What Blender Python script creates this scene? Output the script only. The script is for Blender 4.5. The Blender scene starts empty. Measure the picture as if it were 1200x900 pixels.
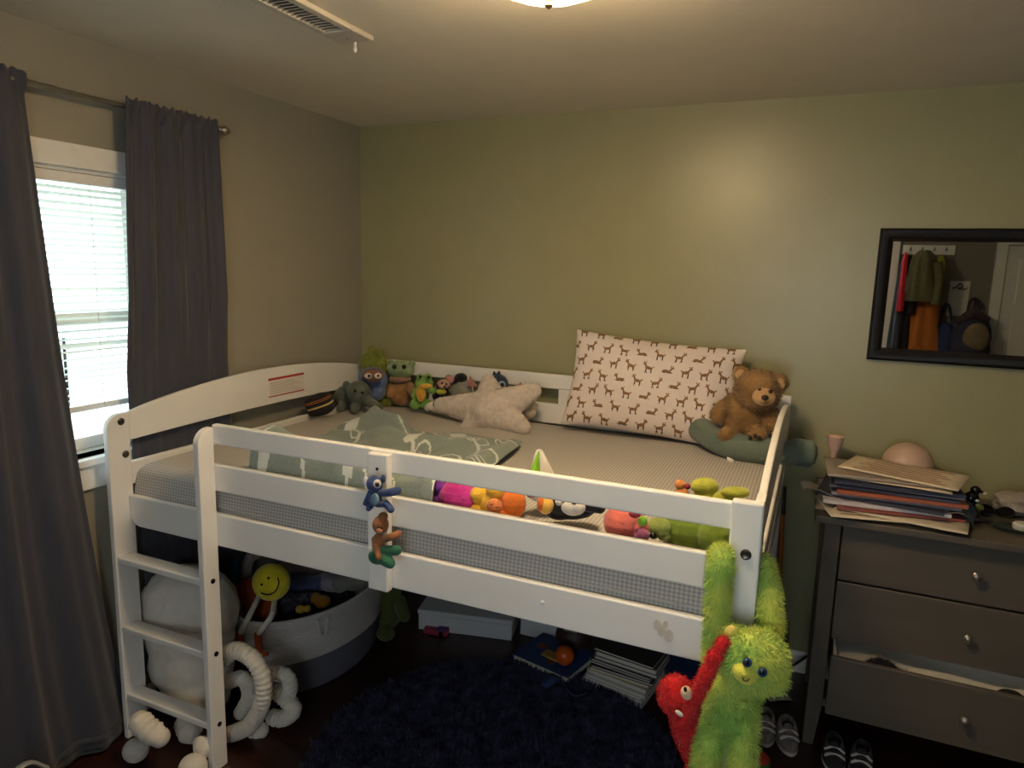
import bpy, bmesh, math, random
import numpy as np
from mathutils import Vector, Matrix, Euler
R_ = random.Random(7)
rng = np.random.default_rng(11)
PI = math.pi
C = bpy.context.scene.collection
sc = bpy.context.scene

# ------------------------------------------------------------------ camera numbers
YAW, PITCH, ROLL, FPX, CAMH = 0.41008, 0.16384, 0.02692, 818.72, 1.7345
_f = np.array([-math.sin(YAW)*math.cos(PITCH), math.cos(YAW)*math.cos(PITCH), -math.sin(PITCH)])
_r0 = np.array([math.cos(YAW), math.sin(YAW), 0.0]); _u0 = np.cross(_r0, _f)
_r = math.cos(ROLL)*_r0 + math.sin(ROLL)*_u0
_u = -math.sin(ROLL)*_r0 + math.cos(ROLL)*_u0
O = np.array([0, 0, CAMH])
H, D, XL, XR, YF = 2.44, 3.153, -2.272, 3.0, -0.85   # room
BX, BY = -2.223, 1.629                                # bed front left corner
MT = 1.02                                             # mattress top

def at(px, py, **k):
    """point of the room seen at a photo pixel, on the plane X=, Y= or Z= """
    d = _f + _r*(px-600)/FPX - _u*(py-450)/FPX
    ax, v = next(iter(k.items())); i = 'XYZ'.index(ax)
    return Vector(O + (v-O[i])/d[i]*d)
def mpp(p):
    return float((np.array(p)-O) @ _f)/FPX            # metres per pixel at p

# ------------------------------------------------------------------ materials
def lin(c):
    return tuple(((x/255)/12.92 if x/255 <= .04045 else ((x/255+.055)/1.055)**2.4) for x in c) + (1,)
MATS = {}
def mat(name, col, rough=.6, metal=0, var=.08, scale=30, bump=0, bscale=200, col2=None, spec=.5, sheen=0, emit=None, estr=0, stretch=None):
    if name in MATS: return MATS[name]
    m = bpy.data.materials.new(name); m.use_nodes = True; nt = m.node_tree; N = nt.nodes; Lk = nt.links
    b = N['Principled BSDF']; b.inputs['Roughness'].default_value = rough; b.inputs['Metallic'].default_value = metal
    b.inputs['Specular IOR Level'].default_value = spec
    if sheen: b.inputs['Sheen Weight'].default_value = sheen
    tc = N.new('ShaderNodeTexCoord'); src = tc.outputs['Object']
    if stretch:
        mp = N.new('ShaderNodeMapping'); mp.inputs['Scale'].default_value = stretch; Lk.new(src, mp.inputs[0]); src = mp.outputs[0]
    no = N.new('ShaderNodeTexNoise'); no.inputs['Scale'].default_value = scale; no.inputs['Detail'].default_value = 4
    Lk.new(src, no.inputs['Vector'])
    rp = N.new('ShaderNodeValToRGB'); rp.color_ramp.elements[0].position = .35; rp.color_ramp.elements[1].position = .65
    a = lin(col)
    if col2: c1, c2 = a, lin(col2)
    else:
        c1 = tuple(max(0, x*(1-var)) for x in a[:3])+(1,); c2 = tuple(min(1, x*(1+var)) for x in a[:3])+(1,)
    rp.color_ramp.elements[0].color = c1; rp.color_ramp.elements[1].color = c2
    Lk.new(no.outputs['Fac'], rp.inputs['Fac']); Lk.new(rp.outputs[0], b.inputs['Base Color'])
    if bump:
        n2 = N.new('ShaderNodeTexNoise'); n2.inputs['Scale'].default_value = bscale; n2.inputs['Detail'].default_value = 3
        Lk.new(src, n2.inputs['Vector'])
        bp = N.new('ShaderNodeBump'); bp.inputs['Strength'].default_value = bump; bp.inputs['Distance'].default_value = .004
        Lk.new(n2.outputs['Fac'], bp.inputs['Height']); Lk.new(bp.outputs[0], b.inputs['Normal'])
    if emit:
        b.inputs['Emission Color'].default_value = emit+(1,); b.inputs['Emission Strength'].default_value = estr
    MATS[name] = m; return m
def plushm(name, col, col2=None, scale=25):
    return mat(name, col, .95, col2=col2, var=.14, scale=scale, bump=.5, bscale=260, spec=.15, sheen=.25)

def gingham(name, period, light, mid, dark):
    m = bpy.data.materials.new(name); m.use_nodes = True; nt = m.node_tree; N = nt.nodes; Lk = nt.links
    b = N['Principled BSDF']; b.inputs['Roughness'].default_value = .9; b.inputs['Specular IOR Level'].default_value = .1
    tc = N.new('ShaderNodeTexCoord'); sp = N.new('ShaderNodeSeparateXYZ'); Lk.new(tc.outputs['Object'], sp.inputs[0])
    def M(op, a, c=None):
        n = N.new('ShaderNodeMath'); n.operation = op
        for i, x in enumerate((a, c)):
            if x is None: continue
            if isinstance(x, (int, float)): n.inputs[i].default_value = x
            else: Lk.new(x, n.inputs[i])
        return n.outputs[0]
    yz = M('ADD', sp.outputs[1], sp.outputs[2])
    s1 = M('GREATER_THAN', M('FRACT', M('MULTIPLY', sp.outputs[0], 1/period)), .5)
    s2 = M('GREATER_THAN', M('FRACT', M('MULTIPLY', yz, 1/period)), .5)
    s = M('MULTIPLY', M('ADD', s1, s2), .5)
    rp = N.new('ShaderNodeValToRGB'); rp.color_ramp.interpolation = 'CONSTANT'
    e = rp.color_ramp.elements; e[0].color = lin(light); e[1].position = .75; e[1].color = lin(dark)
    k = e.new(.25); k.color = lin(mid)
    Lk.new(s, rp.inputs[0]); Lk.new(rp.outputs[0], b.inputs['Base Color']); return m

# ------------------------------------------------------------------ mesh builder
class MB:
    def __init__(s): s.v = []; s.f = []; s.m = []; s.remesh = None; s.fur = None
    def add(s, vs, fs, mi=0):
        o = len(s.v); s.v += [tuple(v) for v in vs]; s.f += [tuple(i+o for i in f) for f in fs]
        s.m += ([mi]*len(fs) if isinstance(mi, int) else list(mi)); return s
    def box(s, c, d, rot=None, mi=0):
        x, y, z = [q/2 for q in d]; vs = [Vector((a*x, b*y, e*z)) for a in (-1, 1) for b in (-1, 1) for e in (-1, 1)]
        if rot: M = Euler(rot).to_matrix(); vs = [M @ q for q in vs]
        vs = [q+Vector(c) for q in vs]
        return s.add(vs, [(0,1,3,2),(4,6,7,5),(0,4,5,1),(2,3,7,6),(0,2,6,4),(1,5,7,3)], mi)
    def bb(s, a, b, mi=0):
        return s.box([(p+q)/2 for p, q in zip(a, b)], [abs(q-p) for p, q in zip(a, b)], mi=mi)
    def ell(s, c, r, rot=None, n=14, mi=0):
        if isinstance(r, (int, float)): r = (r, r, r)
        M = Euler(rot).to_matrix() if rot else Matrix.Identity(3); nu, nv = n, max(6, n//2+1)
        vs = [Vector((0, 0, r[2]))]; fs = []
        for j in range(1, nv):
            t = PI*j/nv
            for i in range(nu): p = 2*PI*i/nu; vs.append(Vector((r[0]*math.sin(t)*math.cos(p), r[1]*math.sin(t)*math.sin(p), r[2]*math.cos(t))))
        vs.append(Vector((0, 0, -r[2]))); L = len(vs)-1
        for i in range(nu):
            k = (i+1) % nu; fs.append((0, 1+i, 1+k)); b = 1+(nv-2)*nu; fs.append((L, b+k, b+i))
            for j in range(nv-2): a = 1+j*nu; fs.append((a+i, a+nu+i, a+nu+k, a+k))
        return s.add([M @ q+Vector(c) for q in vs], fs, mi)
    def limb(s, pts, rad, n=12):
        pts = [Vector(p) for p in pts]
        if isinstance(rad, (int, float)): rad = [rad]*len(pts)
        for a, b, ra, rb in zip(pts, pts[1:], rad, rad[1:]):
            k = max(2, int((b-a).length/(.35*min(ra, rb)))+1)
            for i in range(k+1): t = i/k; s.ell(a.lerp(b, t), ra+(rb-ra)*t, n=n)
        return s
    def tube(s, pts, rad, n=10, mi=0, cap=True, flat=1.0):
        pts = [Vector(p) for p in pts]; m = len(pts)
        if isinstance(rad, (int, float)): rad = [rad]*m
        vs = []; fs = []; up = None
        for i, p in enumerate(pts):
            t = (pts[min(i+1, m-1)]-pts[max(i-1, 0)]).normalized()
            if up is None:
                up = Vector((0, 0, 1)) if abs(t.z) < .9 else Vector((1, 0, 0))
            up = (up-t*up.dot(t)).normalized(); w = t.cross(up)
            for k in range(n): a = 2*PI*k/n; vs.append(p+w*math.cos(a)*rad[i]+up*math.sin(a)*rad[i]*flat)
        for i in range(m-1):
            for k in range(n): q = (k+1) % n; fs.append((i*n+k, i*n+q, (i+1)*n+q, (i+1)*n+k))
        if cap: fs.append(tuple(range(n-1, -1, -1))); fs.append(tuple((m-1)*n+k for k in range(n)))
        return s.add(vs, fs, mi)
    def lathe(s, prof, c=(0, 0, 0), n=28, mi=0, sx=1, sy=1, rot=None):
        M = Euler(rot).to_matrix() if rot else Matrix.Identity(3)
        vs = []; fs = []
        for r, z in prof:
            for k in range(n): a = 2*PI*k/n; vs.append(M @ Vector((r*sx*math.cos(a), r*sy*math.sin(a), z))+Vector(c))
        for j in range(len(prof)-1):
            for k in range(n): q = (k+1) % n; fs.append((j*n+k, j*n+q, (j+1)*n+q, (j+1)*n+k))
        if prof[0][0] > 1e-4: fs.append(tuple(range(n-1, -1, -1)))
        if prof[-1][0] > 1e-4: fs.append(tuple((len(prof)-1)*n+k for k in range(n)))
        return s.add(vs, fs, mi)
    def prism(s, poly, ax, a, b, mi=0):
        """outline in the two axes other than ax, swept from a to b along ax"""
        n = len(poly)
        def P(p, t): l = list(p); l.insert('xyz'.index(ax), t); return l
        vs = [P(p, a) for p in poly]+[P(p, b) for p in poly]
        fs = [tuple(range(n-1, -1, -1)), tuple(range(n, 2*n))]+[(i, (i+1) % n, (i+1) % n+n, i+n) for i in range(n)]
        return s.add(vs, fs, mi)
    def grid(s, fn, nu, nv, mfn=None):
        vs = [fn(i/nu, j/nv) for j in range(nv+1) for i in range(nu+1)]
        fs = []; ms = []
        for j in range(nv):
            for i in range(nu):
                a = j*(nu+1)+i; fs.append((a, a+1, a+nu+2, a+nu+1)); ms.append(mfn((i+.5)/nu, (j+.5)/nv) if mfn else 0)
        return s.add(vs, fs, ms)
    def sub(s, off):
        s.v = [tuple(np.array(v)-np.array(off)) for v in s.v]; return s

PENDING = []
def obj(name, mb, m, parent=None, smooth=True, bevel=0, loc=None, thick=0, subd=0, autos=True):
    me = bpy.data.meshes.new(name)
    me.from_pydata([tuple(map(float, v)) for v in mb.v], [], mb.f)
    for mm in (m if isinstance(m, (list, tuple)) else [m]): me.materials.append(mm)
    if any(mb.m): me.polygons.foreach_set('material_index', mb.m)
    bm = bmesh.new(); bm.from_mesh(me); bmesh.ops.recalc_face_normals(bm, faces=bm.faces)
    if autos and smooth:
        for e in bm.edges:
            if len(e.link_faces) == 2 and e.calc_face_angle(0) > math.radians(42): e.smooth = False
    bm.to_mesh(me); bm.free()
    if smooth: me.polygons.foreach_set('use_smooth', [True]*len(me.polygons))
    o = bpy.data.objects.new(name, me); C.objects.link(o)
    if loc is not None: o.location = loc
    if parent is not None: o.parent = parent
    if bevel:
        b = o.modifiers.new('bevel', 'BEVEL'); b.width = bevel; b.segments = 2; b.limit_method = 'ANGLE'; b.angle_limit = .6
    if thick: t = o.modifiers.new('solid', 'SOLIDIFY'); t.thickness = thick; t.offset = 0
    if subd: t = o.modifiers.new('sub', 'SUBSURF'); t.levels = subd; t.render_levels = subd
    if mb.remesh:
        r = o.modifiers.new('r', 'REMESH'); r.mode = 'VOXEL'; r.voxel_size = mb.remesh; r.use_smooth_shade = True
        t = o.modifiers.new('s', 'SMOOTH'); t.factor = .5; t.iterations = 5
        PENDING.append((o, mb.fur))
    return o
ROOTLOC = {}
def tag(o, label=None, cat=None, group=None, kind=None):
    if label: o['label'] = label
    if cat: o['category'] = cat
    if group: o['group'] = group
    if kind: o['kind'] = kind
    return o
def thing(name, label, cat, loc=(0, 0, 0), rotz=0, group=None, world=False):
    """world=True: the parts are given in room coordinates and are moved under the root"""
    o = bpy.data.objects.new(name, None); C.objects.link(o); o.location = loc; o.rotation_euler = (0, 0, rotz)
    o.empty_display_size = .05
    tag(o, label, cat, group); ROOTLOC[o.name] = tuple(loc)
    if world: o['_w'] = 1
    return o
def part(t, name, mb, m, under=None, **k):
    if t.get('_w'): mb.sub(ROOTLOC[t.name])
    return obj(name, mb, m, under or t, **k)
def solo(name, mb, m, label, cat, group=None, loc=(0, 0, 0), rot=None, world=False, **k):
    if world: mb.sub(loc)
    o = obj(name, mb, m, loc=loc, **k)
    if rot: o.rotation_euler = rot
    return tag(o, label, cat, group)
def struct(name, mb, m, **k):
    return tag(obj(name, mb, m, smooth=False, **k), kind='structure')
def copy_tree(o, parent=None):
    c = o.copy(); C.objects.link(c)
    if parent: c.parent = parent
    else: ROOTLOC[c.name] = tuple(c.location)
    for ch in list(o.children): copy_tree(ch, c)
    return c

def finish_remesh():
    dg = bpy.context.evaluated_depsgraph_get(); dg.update()
    for o, fur in PENDING:
        me = bpy.data.meshes.new_from_object(o.evaluated_get(dg))
        mats = [s for s in o.data.materials]
        old = o.data; o.modifiers.clear()
        if fur: me = furred(me, **fur)
        if len(me.materials) == 0:
            for q in mats: me.materials.append(q)
        me.polygons.foreach_set('use_smooth', [True]*len(me.polygons))
        me.name = o.name; o.data = me; bpy.data.meshes.remove(old)
def furred(me, n, l, w=.0016, droop=.35, jit=.45):
    me.calc_loop_triangles(); nv = len(me.vertices)
    co = np.empty(nv*3); me.vertices.foreach_get('co', co); co = co.reshape(-1, 3)
    no = np.empty(nv*3); me.vertices.foreach_get('normal', no); no = no.reshape(-1, 3)
    nt = len(me.loop_triangles); tr = np.empty(nt*3, dtype=np.int32); me.loop_triangles.foreach_get('vertices', tr); tr = tr.reshape(-1, 3)
    ar = np.linalg.norm(np.cross(co[tr[:, 1]]-co[tr[:, 0]], co[tr[:, 2]]-co[tr[:, 0]]), axis=1); ar /= ar.sum()
    pick = tr[rng.choice(nt, n, p=ar)]; a = rng.random((n, 2)); fl = a.sum(1) > 1; a[fl] = 1-a[fl]
    wt = np.stack([1-a.sum(1), a[:, 0], a[:, 1]], 1)[:, :, None]
    p = (co[pick]*wt).sum(1); q = (no[pick]*wt).sum(1); q /= np.linalg.norm(q, axis=1)[:, None]
    d = q+rng.normal(0, jit, (n, 3)); d[:, 2] -= droop; d /= np.linalg.norm(d, axis=1)[:, None]
    L = l*(.6+.7*rng.random((n, 1)))
    s = np.cross(d, rng.normal(0, 1, (n, 3))); s /= np.linalg.norm(s, axis=1)[:, None]; s *= w
    tip = p+d*L; tip[:, 2] -= .15*L[:, 0]*droop
    vs = np.concatenate([co, p-s, p+s, tip]); i = np.arange(n)
    base = [tuple(f.vertices) for f in me.polygons]
    fs = base+[(nv+k, nv+n+k, nv+2*n+k) for k in range(n)]
    m2 = bpy.data.meshes.new('fur'); m2.from_pydata(vs.tolist(), [], fs)
    return m2
def blob(vox, fur=None):
    b = MB(); b.remesh = vox; b.fur = fur; return b
CROT = (0, 0, YAW)   # turned to face down the room
SKY, ADDED_FILL, LAMP, BULB, EXPO = 5.0, 11.0, 76.0, 6000.0, 0.0
# ================================================================== the room
wall_sage = mat('sage_paint', (154, 150, 114), .33, var=.02, scale=6, bump=.12, bscale=160, spec=.5)
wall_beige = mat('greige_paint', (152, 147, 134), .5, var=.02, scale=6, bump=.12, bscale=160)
ceil_m = mat('ceiling_paint', (224, 215, 198), .85, var=.02, scale=8, bump=.1, bscale=120)
trim_m = mat('trim_white', (234, 232, 228), .4, var=.02)
def floor_mat():
    m = bpy.data.materials.new('dark_wood_planks'); m.use_nodes = True; nt = m.node_tree; N = nt.nodes; Lk = nt.links
    b = N['Principled BSDF']; b.inputs['Roughness'].default_value = .35
    tc = N.new('ShaderNodeTexCoord'); br = N.new('ShaderNodeTexBrick'); br.inputs['Scale'].default_value = 1
    br.inputs['Brick Width'].default_value = 1.1; br.inputs['Row Height'].default_value = .12; br.inputs['Mortar Size'].default_value = .002
    br.inputs['Color1'].default_value = lin((62, 32, 22)); br.inputs['Color2'].default_value = lin((46, 24, 17)); br.inputs['Mortar'].default_value = lin((15, 8, 6))
    Lk.new(tc.outputs['Object'], br.inputs['Vector'])
    mp = N.new('ShaderNodeMapping'); mp.inputs['Scale'].default_value = (2, 30, 2); Lk.new(tc.outputs['Object'], mp.inputs[0])
    no = N.new('ShaderNodeTexNoise'); no.inputs['Scale'].default_value = 4; no.inputs['Detail'].default_value = 6; Lk.new(mp.outputs[0], no.inputs['Vector'])
    mx = N.new('ShaderNodeMix'); mx.data_type = 'RGBA'; mx.blend_type = 'MULTIPLY'; mx.inputs['Factor'].default_value = .5
    Lk.new(br.outputs['Color'], mx.inputs[6]); Lk.new(no.outputs['Color'], mx.inputs[7]); Lk.new(mx.outputs[2], b.inputs['Base Color']); return m
WY0, WY1, WZ0, WZ1 = .72, 1.86, 1.07, 2.02          # opening in the left wall
struct('floor', MB().bb((XL-.1, YF-.1, -.1), (XR+.1, D+.1, 0)), floor_mat())
struct('ceiling', MB().bb((XL-.1, YF-.1, H), (XR+.1, D+.1, H+.1)), ceil_m)
struct('wall_back', MB().bb((XL-.1, D, 0), (XR+.1, D+.1, H)), wall_sage)
def holed(ax, a, b, u0, u1, hu0, hu1, z0, z1):
    mb = MB()
    for (p, q, r, t) in ((u0, hu0, 0, H), (hu1, u1, 0, H), (hu0, hu1, 0, z0), (hu0, hu1, z1, H)):
        if t-r < 1e-4: continue
        if ax == 'x': mb.bb((a, p, r), (b, q, t))
        else: mb.bb((p, a, r), (q, b, t))
    return mb
struct('wall_left', holed('x', XL-.12, XL, YF-.1, D, WY0, WY1, WZ0, WZ1), wall_beige)
FX0, FX1, FZ0, FZ1 = -.55, .40, .95, 2.05          # added window, unseen behind the camera, to let in cool fill light
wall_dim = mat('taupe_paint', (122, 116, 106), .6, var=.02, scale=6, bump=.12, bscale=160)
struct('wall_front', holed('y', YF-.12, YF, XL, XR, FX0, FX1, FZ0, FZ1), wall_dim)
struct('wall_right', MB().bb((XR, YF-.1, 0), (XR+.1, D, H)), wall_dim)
bbm = MB().prism([(D, 0), (D, .095), (D-.006, .095), (D-.014, .08), (D-.014, 0)], 'x', XL+.014, XR)
struct('baseboard_back', bbm, trim_m)
bbm = MB().prism([(XL, 0), (XL, .095), (XL+.006, .095), (XL+.014, .08), (XL+.014, 0)], 'y', YF, D)
bbm.v = [(v[0], v[1], v[2]) for v in bbm.v]
struct('baseboard_left', bbm, trim_m)

glass_m = bpy.data.materials.new('window_glass'); glass_m.use_nodes = True
nt = glass_m.node_tree; nt.nodes.remove(nt.nodes['Principled BSDF'])
a_ = nt.nodes.new('ShaderNodeBsdfTransparent'); a_.inputs[0].default_value = (.93, .97, .96, 1); g_ = nt.nodes.new('ShaderNodeBsdfGlossy'); g_.inputs['Roughness'].default_value = .02
x_ = nt.nodes.new('ShaderNodeMixShader'); x_.inputs[0].default_value = .06
nt.links.new(a_.outputs[0], x_.inputs[1]); nt.links.new(g_.outputs[0], x_.inputs[2]); nt.links.new(x_.outputs[0], nt.nodes['Material Output'].inputs[0])

def window(name, ax, wall, sgn, u0, u1, z0, z1):
    """sgn: direction from the wall into the room along ax"""
    def B(mb, ua, ub, za, zb, da, db):
        lo, hi = sorted((wall+sgn*da, wall+sgn*db))
        return mb.bb((lo, ua, za), (hi, ub, zb)) if ax == 'x' else mb.bb((ua, lo, za), (ub, hi, zb))
    root = bpy.data.objects.new(name, None); C.objects.link(root); tag(root, kind='structure')
    m = MB(); B(m, u0-.075, u0, z0-.02, z1, .018, 0); B(m, u1, u1+.075, z0-.02, z1, .018, 0); B(m, u0-.085, u1+.085, z1, z1+.075, .022, 0)
    obj('casing', m, trim_m, root, smooth=False, bevel=.003)
    m = MB(); B(m, u0-.09, u1+.09, z0-.045, z0-.018, .034, 0); obj('sill', m, trim_m, root, smooth=False, bevel=.004)
    m = MB(); B(m, u0-.075, u1+.075, z0-.13, z0-.047, .016, 0); obj('apron', m, trim_m, root, smooth=False, bevel=.003)
    zm = (z0+z1)/2-.03
    for (za, zb, da, nm) in ((z0, zm+.03, -.05, 'lower_sash'), (zm-.01, z1, -.09, 'upper_sash')):
        m = MB(); w = .04
        B(m, u0, u0+w, za, zb, da, da-.035); B(m, u1-w, u1, za, zb, da, da-.035)
        B(m, u0+w, u1-w, za, za+w, da, da-.035); B(m, u0+w, u1-w, zb-w, zb, da, da-.035)
        f = obj(nm, m, trim_m, root, smooth=False)
        m = MB(); B(m, u0+w, u1-w, za+w, zb-w, da-.015, da-.019); obj('pane', m, glass_m, f, smooth=False)
    m = MB()
    B(m, u0, u0+.012, z0-.018, z1, 0, -.12); B(m, u1-.012, u1, z0-.018, z1, 0, -.12); B(m, u0, u1, z0-.018, z0, 0, -.12); B(m, u0, u1, z1-.012, z1, 0, -.12)
    obj('jamb', m, trim_m, root, smooth=False)
window('window_1', 'x', XL, 1, WY0, WY1, WZ0, WZ1)
window('window_added', 'y', YF, 1, FX0, FX1, FZ0, FZ1)

# white panel door in the front wall, seen in the mirror
d = bpy.data.objects.new('door_1', None); C.objects.link(d); tag(d, kind='structure')
m = MB(); m.bb((1.40, YF, .01), (2.12, YF+.035, 2.03)); obj('slab', m, trim_m, d, smooth=False, bevel=.003)
m = MB()
for (a, b) in ((1.49, 1.72), (1.80, 2.03)):
    for (p, q) in ((.15, .75), (.85, 1.45), (1.55, 1.92)):
        m.bb((a, YF+.03, p), (b, YF+.043, q))
obj('panels', m, trim_m, d, smooth=False, bevel=.01)
m = MB(); m.bb((1.32, YF, 0), (1.395, YF+.045, 2.04)); m.bb((2.125, YF, 0), (2.195, YF+.045, 2.04)); m.bb((1.32, YF, 2.04), (2.195, YF+.045, 2.11)); obj('frame', m, trim_m, d, smooth=False)
m = MB().lathe([(.026, 0), (.026, .008), (.012, .014), (.012, .04), (.028, .05), (.03, .065), (.02, .078), (0, .08)], c=(1.46, YF+.035, .95), n=16, rot=(-PI/2, 0, 0))
obj('doorknob', m, mat('brushed_nickel', (180, 172, 160), .3, metal=1, var=.02), d)
struct('trim_1', MB().bb((.50, YF, 0), (.60, YF+.05, 2.10)), trim_m, bevel=.003)

# outside: pale house wall and a deck railing beyond the window
ext = mat('pale_siding', (190, 196, 200), .8, var=.03, scale=3)
struct('exterior_ground', MB().bb((-14, -8, -.6), (-2.5, 12, -.5)), mat('pale_ground', (196, 200, 196), .9, var=.06, scale=3))
rl = thing('deck_railing', 'white deck railing outside the window behind the blinds', 'railing', (-4.2, 2.0, -.5))
wp = mat('outdoor_white', (225, 228, 230), .6, var=.02)
part(rl, 'handrail', MB().bb((-.05, -2.6, 1.75), (.05, 2.6, 1.83)), wp, smooth=False)
part(rl, 'lower_rail', MB().bb((-.03, -2.6, .95), (.03, 2.6, 1.0)), wp, smooth=False)
for y in (-2.5, -.85, .85, 2.5): part(rl, 'post', MB().bb((-.06, y-.06, 0), (.06, y+.06, 1.95)), wp, smooth=False)
bl = MB()
for k in range(34): bl.bb((-.015, -2.4+k*.145, 1.0), (.015, -2.37+k*.145, 1.75))
part(rl, 'balusters', bl, wp, smooth=False)

# ================================================================== blinds, curtains, rod
blm = bpy.data.materials.new('blind_slat'); blm.use_nodes = True; nt = blm.node_tree
b_ = nt.nodes['Principled BSDF']; b_.inputs['Base Color'].default_value = lin((232, 232, 222)); b_.inputs['Roughness'].default_value = .5
t_ = nt.nodes.new('ShaderNodeBsdfTranslucent'); t_.inputs[0].default_value = lin((235, 238, 225)); x_ = nt.nodes.new('ShaderNodeMixShader'); x_.inputs[0].default_value = .3
nt.links.new(b_.outputs[0], x_.inputs[1]); nt.links.new(t_.outputs[0], x_.inputs[2]); nt.links.new(x_.outputs[0], nt.nodes['Material Output'].inputs[0])
BLX = XL-.018
t = thing('window_blind', 'white horizontal mini blind lowered in the window between the grey curtains', 'blind', (BLX, 1.29, 1.2), world=True)
part(t, 'headrail', MB().bb((BLX-.014, WY0+.015, 1.972), (BLX+.016, WY1-.015, 2.006)), trim_m, smooth=False, bevel=.003)
sl = MB(); z = 1.955; k = 0
while z > 1.245:
    tilt = math.radians(22); 
    if k in (13, 14, 22, 23): tilt = math.radians(-6 if k % 2 else 48)
    sag = .004*math.sin(k*1.7)
    prof = []
    for i in range(5):
        x = (i/4-.5)*.026; prof.append((BLX+x*math.cos(tilt), z+x*math.sin(tilt)+.0025*(1-(2*i/4-1)**2)))
    for s0 in (0,):
        vs = []; fs = []
        for (y, dz) in ((WY0+.02, 0), (1.29, sag*.4), (WY1-.02, sag)):
            vs += [(p[0], y, p[1]+dz) for p in prof]
        for j in range(2):
            for i in range(4): fs.append((j*5+i, j*5+i+1, (j+1)*5+i+1, (j+1)*5+i))
        sl.add(vs, fs)
    z -= .0235; k += 1
part(t, 'slats', sl, blm)
part(t, 'bottom_rail', MB().bb((BLX-.013, WY0+.02, 1.212), (BLX+.013, WY1-.02, 1.232)), trim_m, smooth=False, bevel=.003)
cd = MB()
for y in (.95, 1.29, 1.64): cd.tube([(BLX+.014, y, 1.98), (BLX+.014, y, 1.22)], .0009, n=5)
part(t, 'ladder_cords', cd, trim_m)
0 and part(t, 'tilt_wand', MB().tube([(BLX+.03, .80, 1.97), (BLX+.034, .80, 1.45)], .004, n=8), mat('clear_plastic', (220, 225, 225), .2))

steel = mat('brushed_steel', (150, 146, 140), .35, metal=1, var=.03)
RX, RZ = XL+.064, 2.240
t = thing('curtain_rod', 'thin brushed steel curtain rod above the window', 'curtain rod', (RX, 1.2, RZ), world=True)
part(t, 'rod', MB().tube([(RX, .35, RZ), (RX, 2.14, RZ)], .008, n=12), steel)
part(t, 'sleeve', MB().tube([(RX, .35, RZ), (RX, 1.50, RZ)], .0098, n=12), steel)
for y, sg in ((2.14, 1), (.35, -1)):
    part(t, 'finial', MB().lathe([(.008, 0), (.012, .004), (.012, .01), (.008, .014), (.018, .026), (.019, .036), (.012, .048), (0, .051)], c=(RX, y, RZ), n=16, rot=(-PI/2*sg, 0, 0)), steel)
for y in (2.10, .42):
    part(t, 'bracket', MB().box(((RX+XL)/2, y, RZ-.012), (abs(RX-XL), .012, .006)).box((XL+.003, y, RZ-.012), (.006, .025, .05)), steel, smooth=False)

curt_m = mat('curtain_grey', (58, 59, 71), .75, var=.05, scale=60, bump=.15, bscale=500, sheen=.2, stretch=(1, 1, .3))
def curtain(name, label, y0f, y1f, zb, seed, folds, amp=.02, flat=lambda t: 1):
    rr = random.Random(seed); ph = [rr.uniform(0, 6) for _ in range(4)]
    top = RZ+.028
    def fn(s, tt):
        z = top-(top-zb(s))*tt
        y = y0f(tt)+(y1f(tt)-y0f(tt))*(s+.012*math.sin(9*s+ph[2]+3*tt))
        a = amp*(.55+.6*tt)*flat(tt); k = 2*PI*folds
        x = RX+.004+a*(math.sin(k*s+ph[0]+.7*tt)+.35*math.sin(2.3*k*s+ph[1]))+.008*tt-(1-flat(tt))*.026
        x = max(x, XL+.012)
        if tt < .02:
            q = 1-tt/.02; x = RX+.012+.006*math.sin(k*2.5*s+ph[0])*(1-.3*q); z += .004*math.sin(k*3.1*s)*q
            if tt < .012: z += .003*math.sin(k*5*s+1)
        return (x, y, z)
    g = MB().grid(fn, 110, 70)
    t = thing(name, label, 'curtain', (RX, (y0f(0)+y1f(0))/2, 0), world=True)
    part(t, 'panel', g, curt_m, thick=.003)
    hm = MB().grid(lambda s, q: tuple(np.array(fn(s, .972+.012*q))+np.array((.004, 0, 0))), 110, 2); part(t, 'hem_seam', hm, curt_m, thick=.002)
    return t
curtain('curtain', 'dark grey floor-length curtain at the frame edge, nearest the camera', lambda t: .82-.10*t, lambda t: 1.415+.13*t+.06*t**4, lambda s: .02, 3, 4.5)
curtain('curtain', 'dark grey curtain hanging behind the head of the ladder, between window and corner', lambda t: 1.728-.045*math.sin(PI*min(1, t*1.1)), lambda t: 2.135+.055*t, lambda s: .03, 8, 4.2, .017, lambda t: 1-.72*max(0, min(1, (t-.30)/.12)))

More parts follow.
